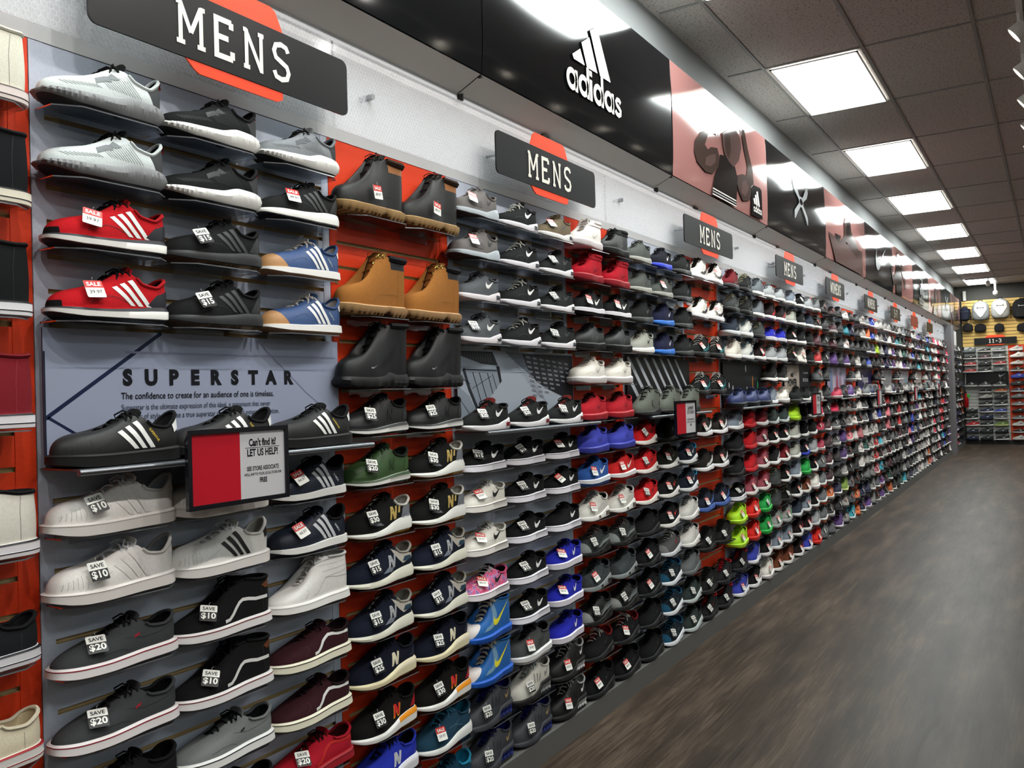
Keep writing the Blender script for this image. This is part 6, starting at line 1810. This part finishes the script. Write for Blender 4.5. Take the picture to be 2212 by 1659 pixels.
def rounded_body(w, d, h, n=14, px=2.6, top=.55):
    rows_ = []
    for j in range(n + 1):
        t = j / n
        z = h * t
        s_ = (1 - abs(2 * t - 1) ** 5) ** .4
        if t > .5: s_ = (1 - ((t - .5) / .5) ** 2.6) ** .5 * .98 + .02
        row = []
        for k in range(24):
            a = 2 * PI * k / 24
            ca, sa = math.cos(a), math.sin(a)
            rx = (abs(ca) ** px + abs(sa) ** px) ** (-1 / px)
            row.append((ca * rx * d / 2 * max(s_, .05), sa * rx * w / 2 * max(s_, .05), z))
        rows_.append(row)
    return [[rows_[j][k] for j in range(n + 1)] for k in range(24)]
def backpack(y, z, w, h, body, front, logo, label, dark=False):
    r = empty('backpack', (XB - .13, y, z), 0, label, 'backpack', 'backpacks on the back wall')
    m = MB(); m.grid(rounded_body(w, .2, h), 'b', wrap=True, flip=True); ob('bag_body', m, {'b': M(body, 'fabric')}, r, smooth=True)
    m = MB()
    if not dark:
        pts = [(-w * .36, h * .55), (-w * .30, h * .82), (0, h * .93), (w * .30, h * .82), (w * .36, h * .55), (w * .12, h * .24), (0, h * .16), (-w * .12, h * .24)]
    else:
        pts = [(-w * .30, h * .12), (-w * .32, h * .55), (w * .32, h * .55), (w * .30, h * .12)]
    c = (0, h * .55)
    patch(m, [pts], 'f', lambda a, b_: (-.112 + (abs(a) / w) ** 2 * .10, -a, b_), step=.04)
    ob('front_pocket', m, {'f': M(front, 'fabric')}, r, smooth=True)
    m = MB()
    for sg in (-1, 1):
        patch(m, [[(sg * .030, h * .64), (sg * .085, h * .69), (sg * .065, h * .64), (sg * .085, h * .59)][::sg]], 'l', lambda a, b_: (-.118 + (abs(a) / w) ** 2 * .10, -a, b_))
    patch(m, [rrect(.07, .012, .005, 2)], 'l', lambda a, b_: (-.1165, -a, b_ + h * .63))
    ob('bag_emblem', m, {'l': M(logo, 'fabric')}, r)
    m = MB(); m.tube([(0.02, -.05, h * .96), (0.02, -.03, h * 1.05), (0.02, .03, h * 1.05), (0.02, .05, h * .96)], .008, 's', 6); ob('carry_handle', m, {'s': M((30, 30, 32), 'fabric')}, r, smooth=True)
    for sy in (-.09, .09):
        m = MB(); m.tube([(.06, sy, h * .85), (.105, sy * 1.2, h * .5), (.06, sy * 1.3, h * .10), (.03, sy * 1.2, .03)], .012, 's', 6, flat=1.5)
        ob('shoulder_strap', m, {'s': M((34, 34, 36), 'fabric')}, r, smooth=True)
backpack(-.50, 2.86, .36, .46, (128, 130, 132), (206, 206, 204), (50, 50, 52), 'grey and white backpack with dark emblem, nearer the corner')
backpack(-.90, 2.88, .38, .47, (146, 146, 144), (214, 212, 206), (60, 58, 56), 'grey and white backpack with dark emblem, between grey and black ones')
backpack(-1.33, 2.84, .40, .48, (22, 22, 24), (30, 30, 32), (170, 170, 172), 'black backpack on the yellow back wall panel', True)
backpack(-.175, 2.87, .20, .34, (24, 26, 40), (30, 32, 46), (60, 60, 70), 'dark navy bag in the corner of the back wall', True)
for k, (y, z, w) in enumerate(((-.22, 2.62, .22), (-.48, 2.60, .24), (-.86, 2.58, .20), (-1.36, 2.56, .3))):
    r = empty('hanging_bag', (XB - .07, y, z), 0, 'small black drawstring bag hanging under the backpacks, %s from the corner' % ORD[k], 'bag', 'small hanging bags')
    m = MB(); m.grid(rounded_body(w, .09, .2), 'b', wrap=True, flip=True); ob('bag_body', m, {'b': M((30, 28, 30), 'fabric')}, r, smooth=True)
    m = MB(); m.tube([(0, -.03, .19), (0, 0, .25), (0, .03, .19)], .004, 'b', 5); ob('drawstring', m, {'b': M((150, 150, 150), 'fabric')}, r, smooth=True)

r = empty('fire_extinguisher', (21.70, -.135, .86), 0, 'red fire extinguisher with green tag in the far corner', 'fire extinguisher')
m = MB(); m.tube([(0, 0, 0), (0, 0, .008), (0, 0, .27), (0, 0, .31), (0, 0, .33)], [.045, .052, .052, .035, .018], 'r', 16); ob('cylinder_body', m, {'r': M((170, 20, 24), 'gloss')}, r, smooth=True)
m = MB(); m.box(-.012, .012, -.012, .012, .33, .37, 'k'); m.box(-.06, .02, -.006, .006, .37, .38, 'k'); ob('valve', m, {'k': M((30, 30, 30), 'matte')}, r)
m = MB(); m.tube([(-.012, 0, .35), (-.05, .03, .34), (-.06, .045, .2), (-.05, .05, .1)], .009, 'k', 6); ob('hose', m, {'k': M((30, 30, 30), 'matte')}, r, smooth=True)
m = MB(); m.face([(-.055, -.02, .31), (-.06, -.09, .30), (-.062, -.08, .22), (-.056, -.03, .24)], 'g'); m.face([(-.054, -.02, .31), (-.055, -.03, .24), (-.061, -.08, .22), (-.059, -.09, .30)], 'g'); ob('inspection_tag', m, {'g': M((60, 190, 70), 'card')}, r)
m = MB(); m.box(.054, .098, -.03, .03, .1, .14, 'k'); ob('wall_bracket', m, {'k': M((40, 40, 40), 'matte')}, r)
r = empty('dome_camera', (21.3, -.83, CZ - .001), 0, 'white security camera hanging from the ceiling before the back wall', 'security camera')
m = MB(); m.cyl((0, 0, 0), (0, 0, -.20), .025, 'w', 10); ob('drop_pole', m, {'w': M((200, 200, 196), 'matte')}, r, smooth=True)
m = MB(); m.tube([(0, 0, -.20), (0, 0, -.23), (0, 0, -.28), (0, 0, -.31)], [.03, .055, .05, .015], 'w', 14); ob('camera_housing', m, {'w': M((206, 206, 200), 'matte')}, r, smooth=True)
m = MB(); m.box(XB - .05, XB + .029, -.20, -.14, 3.36, 3.58, 'w')
ob('junction_box', m, {'w': M((190, 188, 182), 'matte')}, label='narrow white box high in the corner of the back wall', cat='junction box')
